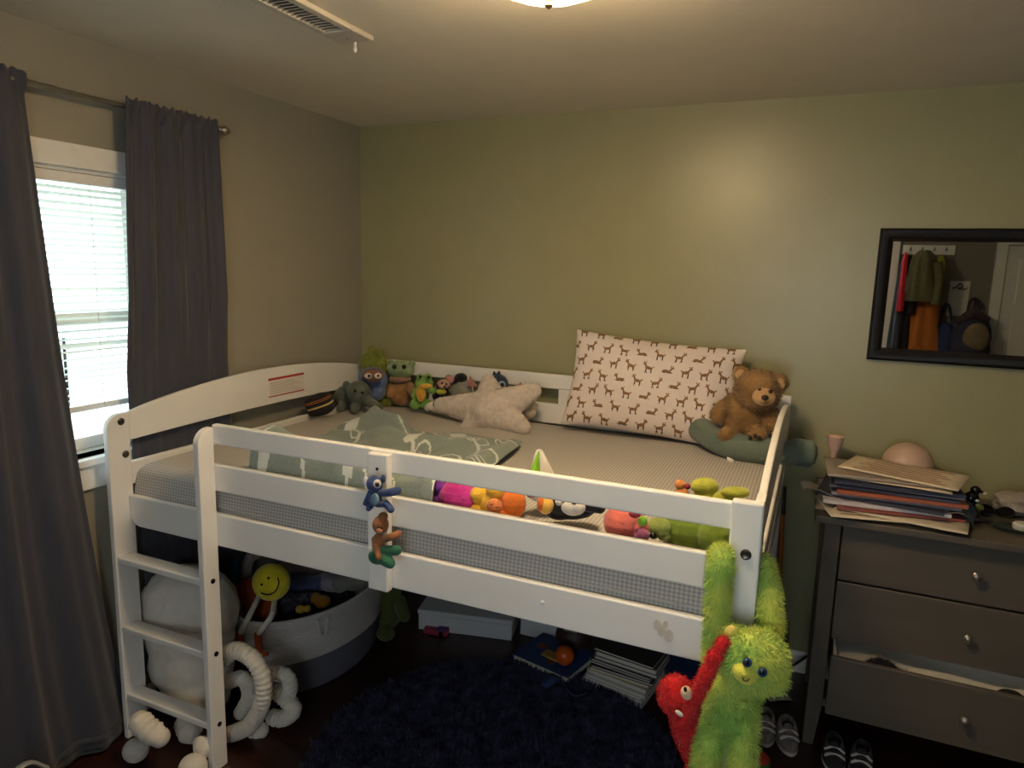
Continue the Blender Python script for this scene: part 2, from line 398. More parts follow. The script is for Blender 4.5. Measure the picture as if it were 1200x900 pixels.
# ================================================================== ceiling fittings
LX_, LY_ = -.575, 1.462
t = thing('ceiling_lamp', 'glowing ceiling lamp with a glass bowl at the top edge of the photo', 'lamp', (LX_, LY_, H), world=True)
part(t, 'base', MB().lathe([(.055, H), (.055, H-.012), (.04, H-.020), (.008, H-.022), (.007, H-.148), (0, H-.148)], c=(LX_, LY_, 0), n=36), mat('lamp_brass', (190, 165, 110), .3, metal=1, var=.02))
bowl = mat('frosted_glass', (250, 235, 200), .4, var=.0, emit=(1, .75, .44), estr=1)
part(t, 'glass_bowl', MB().lathe([(.157, H-.078), (.151, H-.097), (.125, H-.118), (.085, H-.135), (.03, H-.144), (.004, H-.145)], c=(LX_, LY_, 0), n=40), bowl)
bulb_m = mat('lit_bulb', (255, 240, 210), .4, var=.0, emit=(1, .75, .44), estr=1)
for dx, dy in ((-.060, -.02), (.060, .02)):
    part(t, 'bulb', MB().ell((LX_+dx, LY_+dy, H-.112), (.030, .026, .024), n=20), bulb_m)
    part(t, 'socket', MB().lathe([(.014, 0), (.014, .03), (0, .03)], c=(LX_+dx*.1, LY_+dy*.1, H-.112), n=14, rot=(0, PI/2*(1 if dx > 0 else -1), 0)), MATS['lamp_brass'])
part(t, 'finial', MB().lathe([(.012, H-.142), (.013, H-.148), (.007, H-.154), (.010, H-.162), (0, H-.170)], c=(LX_, LY_, 0), n=16), MATS['lamp_brass'])

vm = mat('vent_white', (200, 192, 180), .45, var=.02)
VX0, VX1, VY0, VY1 = -1.475, -1.352, 1.50, 1.955
t = thing('ceiling_vent', 'white rectangular air vent on the ceiling near the window', 'vent', ((VX0+VX1)/2, (VY0+VY1)/2, H), world=True)
m = MB()
for (a, b, c, e) in ((VX0, VX1, VY0, VY0+.03), (VX0, VX1, 1.84, VY1), (VX0, VX0+.028, VY0+.03, 1.84), (VX1-.028, VX1, VY0+.03, 1.84)): m.bb((a, c, H-.016), (b, e, H))
part(t, 'faceplate', m, vm, smooth=False, bevel=.004)
part(t, 'duct', MB().bb((VX0+.02, VY0+.02, H-.003), (VX1-.02, 1.85, H-.001)), mat('duct_dark', (30, 27, 24), .9), smooth=False)
k = 0
y = VY0+.04
while y < 1.835:
    part(t, 'louver', MB().box(((VX0+VX1)/2, y, H-.010), (VX1-VX0-.05, .016, .0016), rot=(.7, 0, 0)), vm, smooth=False); y += .019
for (x, y) in (((VX0+VX1)/2, 1.90), ((VX0+VX1)/2, VY0+.015)): part(t, 'screw', MB().lathe([(.004, H-.016), (.004, H-.018), (0, H-.0185)], c=(x, y, 0), n=10), steel)
part(t, 'damper_lever', MB().box((VX0+.06, VY1-.012, H-.026), (.006, .004, .022)).ell((VX0+.06, VY1-.012, H-.038), (.006, .004, .009)), trim_m)
# ================================================================== the loft bed
white = mat('white_bed_paint', (236, 233, 229), .42, var=.025, scale=5, bump=.04, bscale=60)
bolt_m = mat('dark_bolt', (92, 88, 84), .35, metal=.9, var=.05)
def Bp(u, v, z): return (BX+u, BY+v, z)
bed = thing('loft_bed', 'white wooden low loft bed with slatted guard rails and a short ladder', 'bed', (BX+1.07, BY+.72, 0), world=True)
def rail(name, a, b, bev=.005):
    return part(bed, name, MB().bb(Bp(*a), Bp(*b)), white, smooth=False, bevel=bev)
def bolt(par, c, ax):
    rot = {'x': (0, PI/2, 0), 'y': (PI/2, 0, 0)}[ax]
    return part(bed, 'bolt', MB().lathe([(.0125, 0), (.0125, .003), (.009, .005), (.005, .0035), (0, .0035)], c=Bp(*c), n=18, rot=rot), bolt_m, under=par)
def upright(name, u0, u1, v0, v1, h, r=.05):
    """board standing across the bed with its front top corner rounded off"""
    pl = [(v0, 0), (v1, 0), (v1, h)]
    for i in range(9): a = PI/2+PI/2*i/8; pl.append((v0+r+r*math.cos(a), h-r+r*math.sin(a)))
    pl = [(BY+p, q) for p, q in pl]
    return part(bed, name, MB().prism(pl, 'x', BX+u0, BX+u1), white, smooth=False, bevel=.004)
PV0, PV1 = -.063, .023
pl_ = upright('post', .030, .052, PV0, PV1, 1.205)
bolt(pl_, (.052, -.01, 1.178), 'x'); bolt(pl_, (.052, 0, 1.06), 'x')
# the ladder: right stile and three steps
st = upright('ladder_stile', .445, .470, PV0, .0, 1.205)
for z in (.69, .43, .17): 
    q = part(bed, 'ladder_step', MB().bb(Bp(.052, PV0+.004, z-.012), Bp(.445, .0, z+.012)), white, smooth=False, bevel=.005)
    part(bed, 'bolt', MB().lathe([(.0085, 0), (.0085, .003), (.004, .004), (0, .002)], c=Bp(.470, -.03, z-.0), n=14, rot=(0, PI/2, 0)), mat('black_bolt', (22, 20, 20), .4, metal=.6), under=st)
# front side
rail('guard_rail', (.462, 0, 1.148), (2.08, .022, 1.214))
rail('guard_rail', (.40, 0, .99), (2.03, .022, 1.081))
# lower rail with a curved end behind the ladder
pl = [(.028, .93), (.012, .905)]
pl = [(BX+.053, .912), (BX+.053, .845)]+[(BX+.053+.045*(1-math.cos(a)), .845-.045*math.sin(a)) for a in (.3, .6, .9, 1.2, PI/2)]+[(BX+2.09, .80), (BX+2.09, .912)]
sr = part(bed, 'side_rail', MB().prism(pl, 'y', BY+.001, BY+.024), white, smooth=False, bevel=.005)
dent = MB().ell(Bp(1.62, .001, .862), (.007, .002, .006))
part(bed, 'plug', dent, mat('plug_white', (235, 233, 228), .4, var=.02), under=sr)
sm = MB()
for (du, dz, r) in ((0, 0, .014), (.012, -.012, .016), (.03, -.022, .017), (.02, .006, .009)):
    sm.lathe([(r, 0), (r, .0006), (0, .0006)], c=Bp(1.925+du, -.0002-.0004*r*100, .873+dz), n=16, sx=.7, rot=(PI/2, 0, 0))
part(bed, 'scuff', sm, mat('scuff_brown', (212, 202, 188), .7, var=.12, scale=60), under=sr)
mb_ = rail('middle_post', (1.083, -.028, .797), (1.152, -.001, 1.209))
bolt_ = part(bed, 'bolt', MB().lathe([(.005, 0), (.004, .002), (0, .001)], c=Bp(1.118, -.028, 1.165), n=12, rot=(PI/2, 0, 0)), MATS['black_bolt'], under=mb_)
pr = rail('post', (2.078, -.008, 0), (2.149, .020, 1.222))
bolt(pr, (2.118, -.008, 1.098), 'y')
part(bed, 'post_side', MB().bb(Bp(2.127, .020, 0), Bp(2.149, .085, 1.222)), white, smooth=False, bevel=.003)
# end panels: arched top board and a straight lower board
def end_panel(u0, u1):
    n = 18; v0, v1 = .023, 1.43
    arch = lambda s: 1.205+.072*math.sin(PI*s)**.8
    pts = [(BY+v0+(v1-v0)*i/n, arch(i/n)) for i in range(n+1)]
    low = [(BY+v1-(v1-v0)*i/n, 1.105+.012*math.sin(PI*i/n)) for i in range(n+1)]
    a = part(bed, 'end_rail', MB().prism(pts+low, 'x', BX+u0, BX+u1), white, smooth=False, bevel=.005)
    part(bed, 'end_rail', MB().bb(Bp(u0, v0, .945), Bp(u1, v1, 1.028)), white, smooth=False, bevel=.005)
    part(bed, 'end_rail', MB().bb(Bp(u0, v0, .80), Bp(u1, v1, .90)), white, smooth=False, bevel=.005)
    return a
el = end_panel(.031, .051)
end_panel(2.128, 2.148)
# warning sticker on the left end
def on_end(s, dz): return None
stk = MB(); lx = BX+.0525
stk.bb((lx-.001, BY+.70, 1.148), (lx, BY+.93, 1.232))
lab = part(bed, 'warning_label', stk, mat('label_white', (225, 218, 208), .5, var=.01), smooth=False)
rd = MB(); rd.bb((lx-.0005, BY+.70, 1.222), (lx+.0006, BY+.93, 1.232)); rd.bb((lx-.0005, BY+.70, 1.148), (lx+.0006, BY+.93, 1.153))
part(bed, 'red_band', rd, mat('label_red', (176, 52, 44), .5, var=.02), under=lab, smooth=False)
gy = MB()
for k in range(6): gy.bb((lx-.0005, BY+.712, 1.162+k*.009), (lx+.0005, BY+.905-.02*(k % 3), 1.1645+k*.009))
part(bed, 'fine_print', gy, mat('label_grey', (178, 170, 160), .5, var=.02), under=lab, smooth=False)
# back side
part(bed, 'post', MB().bb(Bp(.03, 1.43, 0), Bp(.09, 1.46, 1.235)), white, smooth=False, bevel=.004)
part(bed, 'post', MB().bb(Bp(2.094, 1.43, 0), Bp(2.149, 1.46, 1.245)), white, smooth=False, bevel=.004)
rail('back_rail', (.07, 1.435, 1.178), (2.094, 1.457, 1.247))
rail('back_rail', (.07, 1.435, 1.01), (2.094, 1.457, 1.106))
rail('back_rail', (.07, 1.435, .80), (2.094, 1.457, .90))
for u in (.60, 1.13, 1.66): rail('back_spacer', (u, 1.437, 1.106), (u+.072, 1.455, 1.178), bev=.002)
for k in range(12): part(bed, 'slat', MB().bb(Bp(.10+k*.165, .024, .803), Bp(.17+k*.165, 1.435, .818)), white, smooth=False)

# ---- mattress with a gingham fitted sheet
sheet = gingham('gingham_sheet', .012, (204, 199, 190), (182, 177, 172), (156, 153, 154))
MU0, MU1, MV0, MV1, MZ0 = .056, 2.118, .036, 1.42, .819
def matt_mesh():
    mb = MB(); nu, nv, r = 90, 64, .06
    def top(u, v):
        # rounded rim and gentle sag
        e = min(u-MU0, MU1-u, v-MV0, MV1-v); e = max(0, e)
        z = MT-(r-math.sqrt(max(0, r*r-(r-min(e, r))**2)))*.8
        return z+.006*math.sin(5.1*u+1)*math.sin(4.3*v)+.003*math.sin(17*u+9*v)*math.sin(7*v)
    us = [MU0+(MU1-MU0)*(.5-.5*math.cos(PI*i/nu)) for i in range(nu+1)]; vs_ = [MV0+(MV1-MV0)*(.5-.5*math.cos(PI*j/nv)) for j in range(nv+1)]
    mb.add([Bp(u, v, top(u, v)) for v in vs_ for u in us], [(j*(nu+1)+i, j*(nu+1)+i+1, (j+1)*(nu+1)+i+1, (j+1)*(nu+1)+i) for j in range(nv) for i in range(nu)])
    ring = [(u, MV0) for u in us]+[(MU1, v) for v in vs_[1:]]+[(u, MV1) for u in us[::-1][1:]]+[(MU0, v) for v in vs_[::-1][1:-1]]
    K = 6; m = len(ring); pts = []
    for k in range(K+1):
        t = k/K
        for i, (u, v) in enumerate(ring):
            zt = MT-.048+.006*math.sin(5.1*u+1)*math.sin(4.3*v)+.003*math.sin(17*u+9*v)*math.sin(7*v)
            z = zt+(MZ0-zt)*t; bul = .010*math.sin(PI*t)+.004*math.sin(PI*t)*math.sin(u*9+v*11)
            du = (1 if u == MU1 else -1 if u == MU0 else 0)*bul; dv = (1 if v == MV1 else -1 if v == MV0 else 0)*bul
            pts.append(Bp(u+du*.5, v+dv*.8, z))
    mb.add(pts, [(k*m+i, k*m+(i+1) % m, (k+1)*m+(i+1) % m, (k+1)*m+i) for k in range(K) for i in range(m)])
    mb.add([Bp(MU0, MV0, MZ0), Bp(MU1, MV0, MZ0), Bp(MU1, MV1, MZ0), Bp(MU0, MV1, MZ0)], [(0, 3, 2, 1)])
    return mb
t = thing('mattress', 'thick mattress in a grey and white gingham fitted sheet on the white bed', 'mattress', (BX+1.07, BY+.72, MZ0), world=True)
part(t, 'fitted_sheet', matt_mesh(), sheet, autos=False)
part(t, 'seam_piping', MB().tube([Bp(.10, .0335, .925)]+[Bp(.11+.225*k, .0305+.001*(k % 2), .925+.003*math.sin(k*2)) for k in range(9)]+[Bp(2.09, .0335, .925)], .003, n=6), mat('piping', (196, 190, 182), .9))

# ---- fleece throw
sage = mat('sage_fleece', (126, 138, 134), .95, var=.08, scale=120, bump=.3, sheen=.3)
cream = mat('pale_fleece', (206, 210, 206), .95, var=.05, scale=120, bump=.3, sheen=.3)
_rp = random.Random(21)
MOT = [( _rp.random(), _rp.random(), _rp.uniform(.035, .085), _rp.uniform(0, 3.1), _rp.random() < .5) for _ in range(46)]
def throw_mi(s, q):
    for (a, b, r, th, ringy) in MOT:
        dx, dy = (s-a)*1.05, (q-b)*1.1; x = dx*math.cos(th)+dy*math.sin(th); y = -dx*math.sin(th)+dy*math.cos(th)
        e = math.hypot(x/r, y/(r*.55))
        if ringy:
            if .80 < e < 1.0: return 1
        elif e < .72: return 1
    w = math.sin(9*s+4*q+1.2*math.sin(7*q)); 
    return 1 if abs(w) < .09 else 0
def throw_pt(s, q):
    # q=0 the edge by the guard rail, q=1 towards the wall; s runs along the bed
    xa = np.array((BX+.565+.03*math.sin(3*q), BY+.045)); xb = np.array((BX+1.235, BY+.045))
    xc = np.array((BX+.33, BY+.90)); xd = np.array((BX+1.17, BY+.97))
    p = (xa*(1-s)+xb*s)*(1-q)+(xc*(1-s)+xd*s)*q
    p[1] += .035*math.sin(5*s+1)*q+.03*math.sin(11*s)*q*q; p[0] += .02*math.sin(8*q+2)*(s-.3)
    f = .010*math.sin(13*s+5*q)+.012*math.sin(7*q*2.2+3*s)+.006*math.sin(29*s-11*q)
    roll = .125*math.exp(-((q-.09)/.10)**2)*(.85+.15*math.sin(4*s+1))
    fold = .030*math.exp(-((q-.62-.12*math.sin(3*s))/.06)**2)*(1 if s < .62 else max(0, 1-(s-.62)*6))
    peak = .030*math.exp(-(((s-.16)/.035)**2+((q-.90)/.05)**2))+.030*math.exp(-(((s-.28)/.13)**2+((q-.86)/.035)**2))
    side = .03*math.exp(-((s-.96)/.05)**2)+.012*max(0, s-.8)*5*math.sin(38*s+9*q)
    lip = .028/(1+math.exp(-(q-.80-.03*math.sin(9*s))/.006))*max(0, min(1, (.46-s)/.06))-.018*max(0, (q-.86)/.14)*max(0, min(1, (.46-s)/.06))
    side += lip
    edge = min(s, 1-s, 1-q)/.05; edge = max(0, min(1, edge))
    z = MT+.012+(.014+f+fold+side+peak)*(.35+.65*edge)+roll
    if q < .03: z = z-(.03-q)/.03*.10
    return (p[0], p[1], max(z, MT+.009))
t = thing('throw_blanket', 'sage green fleece throw with pale leaf pattern rumpled over the mattress', 'blanket', (BX+.85, BY+.5, MT), world=True)
part(t, 'fleece', MB().grid(throw_pt, 170, 150, throw_mi), [sage, cream], thick=.007)

# ---- pillow with fawns
print_w = mat('pillow_white', (222, 208, 200), .9, var=.02, bump=.1, bscale=300)
fawn = mat('fawn_brown', (134, 96, 62), .9, var=.15, scale=90)
fawnd = mat('fawn_dark', (74, 50, 34), .9)
def deer(x, y, k):
    """x, y in a unit cell; 0 none 1 brown 2 dark"""
    if k & 1: x = -x
    pose = k//2 % 3
    def el(cx, cy, a, b, th=0):
        dx, dy = x-cx, y-cy; c, s = math.cos(th), math.sin(th)
        return ((dx*c+dy*s)/a)**2+((-dx*s+dy*c)/b)**2 < 1
    if pose == 2:   # lying
        if el(-.02, -.06, .24, .095, -.15) or el(.2, .06, .055, .15, -.5) or el(.27, .17, .10, .055, -.2): return 1
        if el(.15, -.15, .16, .03, .1) or el(-.18, -.14, .13, .03, -.2): return 2
        if el(.2, .25, .03, .08, .3) or el(.29, .26, .03, .07, -.4): return 1
        return 0
    if el(0, 0, .21, .10, .1) or el(.18, .15, .055, .15, -.45) or el(.27, .26, .095, .055, -.35): return 1
    if el(.2, .35, .03, .09, .5) or el(.29, .36, .03, .08, -.3) or el(-.23, .08, .04, .07, .7): return 1
    for i, lx in enumerate((-.17, -.1, .12, .18)):
        if el(lx+.02*(-1)**i*(1+pose), -.2, .026, .17, .12*(-1)**i*(1+pose)): return 2
    return 0
def pil_mi(s, q):
    gx, gy = s*9.2, q*6.6; row = math.floor(gy); gx += .5*(row % 2); col = math.floor(gx)
    h = (int(col)*7+int(row)*13) % 11
    return deer((gx-col-.5)/1.0, (gy-row-.5)/1.05, h)
def pil_fn(sgn):
    W, Hh, T = .735, .43, .085
    def fn(s, q):
        x, y = (s-.5), (q-.5)
        k = max(0, (1-(2*abs(x))**2.6))*max(0, (1-(2*abs(y))**2.6)); z = sgn*T*k**.55
        sx = 1-.05*(1-(2*abs(y))**2); sy = 1-.07*(1-(2*abs(x))**2)
        wr = .006*math.sin(34*s+9*q)*max(0, s-.55)*2.2*k**.4+.004*math.sin(14*q+5*s)*k**.5
        return (x*W*sx, z+sgn*wr, y*Hh*sy)
    return fn
pb = MB().grid(pil_fn(-1), 260, 170, pil_mi).grid(pil_fn(1), 40, 30)
t = thing('pillow', 'white pillow printed with small brown fawns leaning on the wall', 'pillow', (-.64, 2.975, MT+.222))
t.rotation_euler = (math.radians(-16), math.radians(3.5), math.radians(3))
part(t, 'pillowcase', pb, [print_w, fawn, fawnd])
# ================================================================== soft toys: helpers
black_gl = mat('glossy_black', (14, 12, 12), .15, var=.02)
blk_thread = mat('black_thread', (20, 17, 16), .8)
white_pl = plushm('white_plush', (222, 216, 206))
def spline(pts, n=8):
    pts = [Vector(p) for p in pts]; P = [pts[0]*2-pts[1]]+pts+[pts[-1]*2-pts[-2]]; out = []
    for i in range(1, len(P)-2):
        a, b, c, d = P[i-1:i+3]
        for k in range(n):
            t = k/n; out.append(.5*((2*b)+(c-a)*t+(2*a-5*b+4*c-d)*t*t+(3*b-a-3*c+d)*t**3))
    out.append(pts[-1]); return out
class Toy:
    """a soft toy whose pieces are placed from their place in the photo, at the toy's own distance Y"""
    def __init__(s, name, label, cat, base, Y, group=None, zroot=None):
        s.Y = Y; p = at(base[0], base[1], Y=Y); s.m = mpp(p)
        s.root = thing(name, label, cat, (p.x, p.y, p.z if zroot is None else zroot), group=group, world=True)
    def p(s, px, py, dY=0): return at(px, py, Y=s.Y+dY)
    def e(s, mb, px, py, rx, ry, rd=None, dY=0, tilt=0, n=14, mi=0):
        k = s.m; rd = rd if rd is not None else .9*min(rx, ry)
        R3 = (Euler(CROT).to_matrix() @ Euler((0, tilt, 0)).to_matrix()).to_euler()
        return mb.ell(s.p(px, py, dY), (rx*k, rd*k, ry*k), rot=tuple(R3), n=n, mi=mi)
    def limb(s, mb, pts, rad):
        return mb.limb([s.p(*q) for q in pts], [r*s.m for r in (rad if isinstance(rad, (list, tuple)) else [rad]*len(pts))])
    def body(s, fn, m, name='body', vox=.9, fur=None, under=None):
        b = blob(vox*s.m, fur); fn(b); return part(s.root, name, b, m, under=under)
    def eyes(s, pts, r, dY=0, m=None, under=None, name='eye'):
        for (x, y) in pts:
            b = MB(); s.e(b, x, y, r, r, r, dY, n=12); part(s.root, name, b, m or black_gl, under=under)
    def bit(s, name, px, py, rx, ry, m, rd=None, dY=0, tilt=0, under=None):
        b = MB(); s.e(b, px, py, rx, ry, rd, dY, tilt, n=18); return part(s.root, name, b, m, under=under)

# ---- big teddy against the pillow
ted = plushm('teddy_fur', (120, 90, 54), (158, 122, 78), 14)
ted2 = plushm('teddy_muzzle', (188, 150, 104)); tedd = mat('teddy_nose', (36, 24, 20), .6)
T = Toy('teddy_bear', 'brown curly teddy bear sitting beside the fawn print pillow', 'teddy bear', (876, 512), 2.86)
def f(b):
    T.e(b, 888, 457, 27, 24, 22, -.03, .15); T.e(b, 868, 438, 9.5, 9.5, 6, -.01); T.e(b, 914, 449, 10, 10.5, 6, .0)
    T.e(b, 872, 489, 26, 26, 21); T.limb(b, [(862, 472, 0), (850, 480, -.02), (842, 486, -.05)], [12, 11.5, 10])
    T.limb(b, [(893, 476, 0), (902, 486, -.02), (905, 498, -.05)], [11, 10.5, 9])
    T.limb(b, [(862, 505, -.02), (852, 510, -.09)], [11, 10]); T.limb(b, [(884, 506, -.02), (887, 508, -.10)], [11, 10])
T.body(f, ted, fur=dict(n=9000, l=.011, w=.0011))
T.bit('muzzle', 895, 465, 13, 10, ted2, 9, -.105)
T.bit('nose', 896.5, 466, 4, 3, tedd, 3, -.145)
mo = MB().tube([T.p(896.5, 468.5, -.142), T.p(896, 472, -.138)], .0012, n=5).tube([T.p(891, 471, -.132), T.p(896, 473.5, -.138), T.p(901, 472, -.132)], .0012, n=5)
part(T.root, 'mouth', mo, blk_thread)
T.eyes([(890.5, 457.5), (903, 459)], 2.3, -.118)
T.bit('inner_ear', 868, 439, 6, 6, ted2, 4, -.035); T.bit('inner_ear', 914, 450, 6, 7, ted2, 4, -.025)
for (x, y) in ((879, 513), (885, 511), (890, 513)): T.bit('claw', x, y, 2, 2.6, tedd, 2, -.135)

# ---- grey-green bolster poked through the end rails
bol = mat('sage_bolster', (98, 112, 100), .95, var=.06, scale=80, bump=.25, sheen=.25)
t = thing('bolster', 'long grey-green stuffed tube poking out between the right end rails', 'bolster', (-.30, 2.74, MT), world=True)
pts = spline([(-.462, 2.99, MT+.088), (-.40, 2.91, MT+.075), (-.31, 2.81, MT+.060), (-.20, 2.765, MT+.052), (-.08, 2.775, MT+.056), (-.02, 2.79, MT+.058), (.035, 2.80, MT+.056)], 10)
n = len(pts); rad = []
for i, p in enumerate(pts):
    s = i/(n-1); r = .053*min(1, math.sqrt(max(0, 1-(1-min(1, s/.09))**2))+.02)*min(1, math.sqrt(max(0, 1-(1-min(1, (1-s)/.07))**2))+.02)
    if abs(p.x+.085) < .05: r = min(r, .037+.02*(abs(p.x+.085)/.05)**2)
    rad.append(r)
part(t, 'cover', MB().tube(pts, rad, n=22), bol, autos=False)
part(t, 'tag', MB().box((-.262, 2.722, MT+.012), (.030, .003, .014), rot=(0, .15, -.55)), mat('tag_white', (225, 222, 215), .7), smooth=False)
sm_ = MB().tube([(-.02, 2.79, MT+.115), (.02, 2.80, MT+.107), (.036, 2.80, MT+.083), (.040, 2.80, MT+.055), (.033, 2.80, MT+.02), (.0, 2.795, MT+.002)], .0025, n=6)
part(t, 'seam', sm_, mat('seam_dark', (52, 60, 54), .9))

# ---- star cushion
star_m = plushm('star_fleece', (200, 186, 174), (216, 204, 194), 40)
t = thing('star_cushion', 'fluffy beige star-shaped cushion on the mattress below the back rail', 'cushion', (-1.30, 2.80, MT), world=True)
b = blob(.0042, dict(n=9000, l=.008, w=.0012, jit=.7))
sY = 2.82; c0 = at(577, 481, Y=sY); k = mpp(c0)
tips = [(572, 447), (626, 458), (613, 500), (547, 503), (517, 474)]
cR = Euler(CROT).to_matrix()
for (x, y) in tips:
    dy = -.05 if y > 490 else .05 if y < 460 else 0
    e_ = at(x, y, Y=sY+dy)
    for i in range(9):
        s = i/8; c = c0.lerp(e_, s); r = (25*(1-s)+9*s)*k; b.ell(c, (r, r*.62, r), rot=CROT, n=12)
b.ell(c0, (27*k, 20*k, 26*k), rot=CROT)
part(t, 'cover', b, star_m)

# ---- the row of small soft toys in the far corner
T = Toy('striped_pouch', 'small black pouch with orange and cream stripes, at the bed end by the window', 'pouch', (374, 487), 2.60)
g = MB(); k = T.m; c = T.p(375, 474); M3 = Euler((.25, -.35, YAW-.2)).to_matrix()
def pf(s, q):
    a = 2*PI*s; r = max(1e-3, min(1, 1.35*math.sin(PI*q)**.5)); hx = abs(math.cos(a))**.7*(1 if math.cos(a) > 0 else -1); hy = abs(math.sin(a))**.7*(1 if math.sin(a) > 0 else -1)
    return c+M3 @ Vector((17*k*r*hx, 9*k*r*hy, 13.5*k*(2*q-1)))
g.grid(pf, 40, 40, lambda s, q: 1 if .44 < q < .53 else 2 if .70 < q < .735 or .77 < q < .80 else 0)
part(T.root, 'cover', g, [mat('pouch_black', (26, 24, 26), .8), mat('pouch_cream', (205, 180, 120), .8), mat('pouch_orange', (200, 120, 50), .8)])
T = Toy('plush_animal', 'grey-green plush animal lying down, beside the striped pouch', 'soft toy', (418, 481), 2.80)
gg = plushm('grey_green_plush', (92, 100, 92))
def f(b):
    T.e(b, 411, 464, 20, 14, 12, .03); T.e(b, 420, 459, 14, 13, 11, -.04); T.limb(b, [(404, 470, 0), (400, 478, -.03)], [6, 5])
    T.limb(b, [(428, 468, -.02), (438, 474, -.04), (444, 478, -.05)], [6, 5.5, 5]); T.limb(b, [(418, 472, -.03), (416, 479, -.06)], [6, 5.5]); T.e(b, 406, 452, 5, 6, 3, -.02); T.limb(b, [(396, 464, 0.02), (386, 468, 0.02), (381, 466, 0.0)], [5, 3, 2])
T.body(f, gg); T.eyes([(416, 458), (424.5, 460)], 1.6, -.105)

T = Toy('plush_toy', 'round blue plush toy with an oval brown face, in the far corner', 'soft toy', (440, 472), 2.90)
bluem = plushm('dusty_blue_plush', (92, 108, 148))
T.body(lambda b: (T.e(b, 437, 445, 18, 15, 14), T.e(b, 438, 458, 14.5, 13, 13)), bluem)
fc = T.bit('face', 437, 440, 12, 7.5, mat('face_brown', (120, 82, 66), .9), 4, -.105)
for x in (431.5, 443): T.bit('eye_white', x, 440.5, 4.2, 3.2, white_pl, 2, -.128, under=fc)
T.eyes([(432.5, 440.5), (443.5, 440)], 1.7, -.138, under=fc, name='pupil')
T = Toy('plush_toy', 'moss green fluffy plush toy rising above the end rail behind the blue one', 'soft toy', (440, 470), 2.985)
moss = plushm('moss_plush', (118, 128, 44), (146, 150, 62), 30)
def f(b):
    T.e(b, 438, 425, 15, 13, 12, 0); T.e(b, 444, 448, 17, 22, 9, .0); T.e(b, 448, 469, 12, 9, 8, -.02); T.limb(b, [(437, 416, 0), (435, 408, 0)], [6, 2.5]); T.limb(b, [(444, 418, 0), (446, 411, 0)], [4, 2])
T.body(f, moss, fur=dict(n=4500, l=.016, w=.0013))

T = Toy('plush_toy', 'tan plush toy with a pale green head, between the blue one and the frog', 'soft toy', (469, 473), 2.99)
tanm = plushm('tan_plush', (150, 112, 70)); pg = plushm('pale_green_plush', (128, 148, 110))
def f(b): T.e(b, 470, 459, 15, 17, 12); T.limb(b, [(460, 452, -.02), (457, 462, -.05)], [5, 5]); T.limb(b, [(480, 452, -.02), (484, 460, -.05)], [5, 5])
T.body(f, tanm)
hd = T.body(lambda b: (T.e(b, 470, 433, 16, 11, 12, -.02), T.e(b, 458, 425, 4, 4, 3, -.01), T.e(b, 483, 426, 4, 4, 3, -.01)), pg, name='head')
T.eyes([(462, 430), (473.5, 430)], 2.6, -.112, under=hd)
T.bit('scarf', 469, 444, 13, 4.5, plushm('dusty_pink_plush', (150, 112, 96)), 12.5, -.02)

T = Toy('plush_frog', 'small light green plush frog with an orange-yellow belly', 'soft toy', (494, 480), 2.93)
frogm = plushm('frog_green', (120, 158, 78)); frogy = plushm('frog_yellow', (206, 160, 62))
def f(b):
    T.e(b, 497, 449, 11, 8, 8); T.e(b, 492, 442, 4.2, 4.2, 4, -.01); T.e(b, 502, 442, 4.2, 4.2, 4, -.01); T.e(b, 494, 463, 9, 12, 7); T.limb(b, [(500, 455, -.02), (507, 458, -.05)], [4.5, 4])
    T.e(b, 487, 474, 7, 6.5, 6, -.03); T.e(b, 500, 474, 8, 6, 6, -.02); T.limb(b, [(489, 456, -.01), (485, 464, -.03)], [4, 3.5])
T.body(f, frogm); T.bit('belly', 493.5, 461, 6, 10, frogy, 4, -.055); T.bit('snout', 499, 452.5, 7.5, 3, frogy, 3, -.065); T.eyes([(492.5, 441.5), (502, 442)], 1.7, -.05)

T = Toy('plush_toy', 'tiny dark plush with a pink and cream face and lime collar, right of the frog', 'soft toy', (518, 474), 2.96)
T.body(lambda b: (T.e(b, 518, 464, 12, 9, 8), T.e(b, 519, 452, 8, 7, 7)), plushm('charcoal_plush', (46, 40, 44)))
T.bit('face', 520, 450, 7.5, 5.5, plushm('pinkish_plush', (176, 140, 128)), 4, -.06)
T.bit('collar', 517, 459, 6, 3.4, plushm('lime_plush', (176, 176, 48)), 5, -.055)
T.bit('bow', 527, 444, 5.5, 4.5, plushm('rose_plush', (178, 122, 118)), 3, -.04, .5); T.eyes([(518, 449), (523, 450)], 1.1, -.088); T.bit('nose', 521, 453, 1.6, 1.2, black_gl, 1, -.09)
T = Toy('plush_toy', 'little white plush with black patches lying in front of the tiny dark plush', 'soft toy', (510, 482), 2.86)
T.body(lambda b: (T.e(b, 508, 476, 9, 5.5, 5), T.e(b, 501, 478, 4, 4, 4), T.limb(b, [(513, 477, -.01), (517, 480, -.03)], [3, 2.5])), white_pl)
T.bit('patch', 511, 474, 4, 3.6, plushm('black_plush', (26, 24, 26)), 4, -.018)
T = Toy('plush_toy', 'grey plush with a black cap and a pink ear, left of the star cushion', 'soft toy', (540, 478), 2.98)
T.body(lambda b: (T.e(b, 541, 458, 13, 11, 10), T.e(b, 541, 448, 9, 6, 8)), plushm('light_grey_plush', (132, 130, 120)))
T.body(lambda b: (T.e(b, 540, 443, 8, 6, 8, -.01), T.e(b, 533, 447, 4, 3, 4, -.03)), plushm('black_plush', (26, 24, 26)), name='cap')
g = MB().prism([(-6*T.m, -7*T.m), (7*T.m, -5*T.m), (-3*T.m, 7*T.m)], 'y', -.004, .004); g.v = [tuple(Vector(v)+T.p(553, 447, -.02)) for v in g.v]
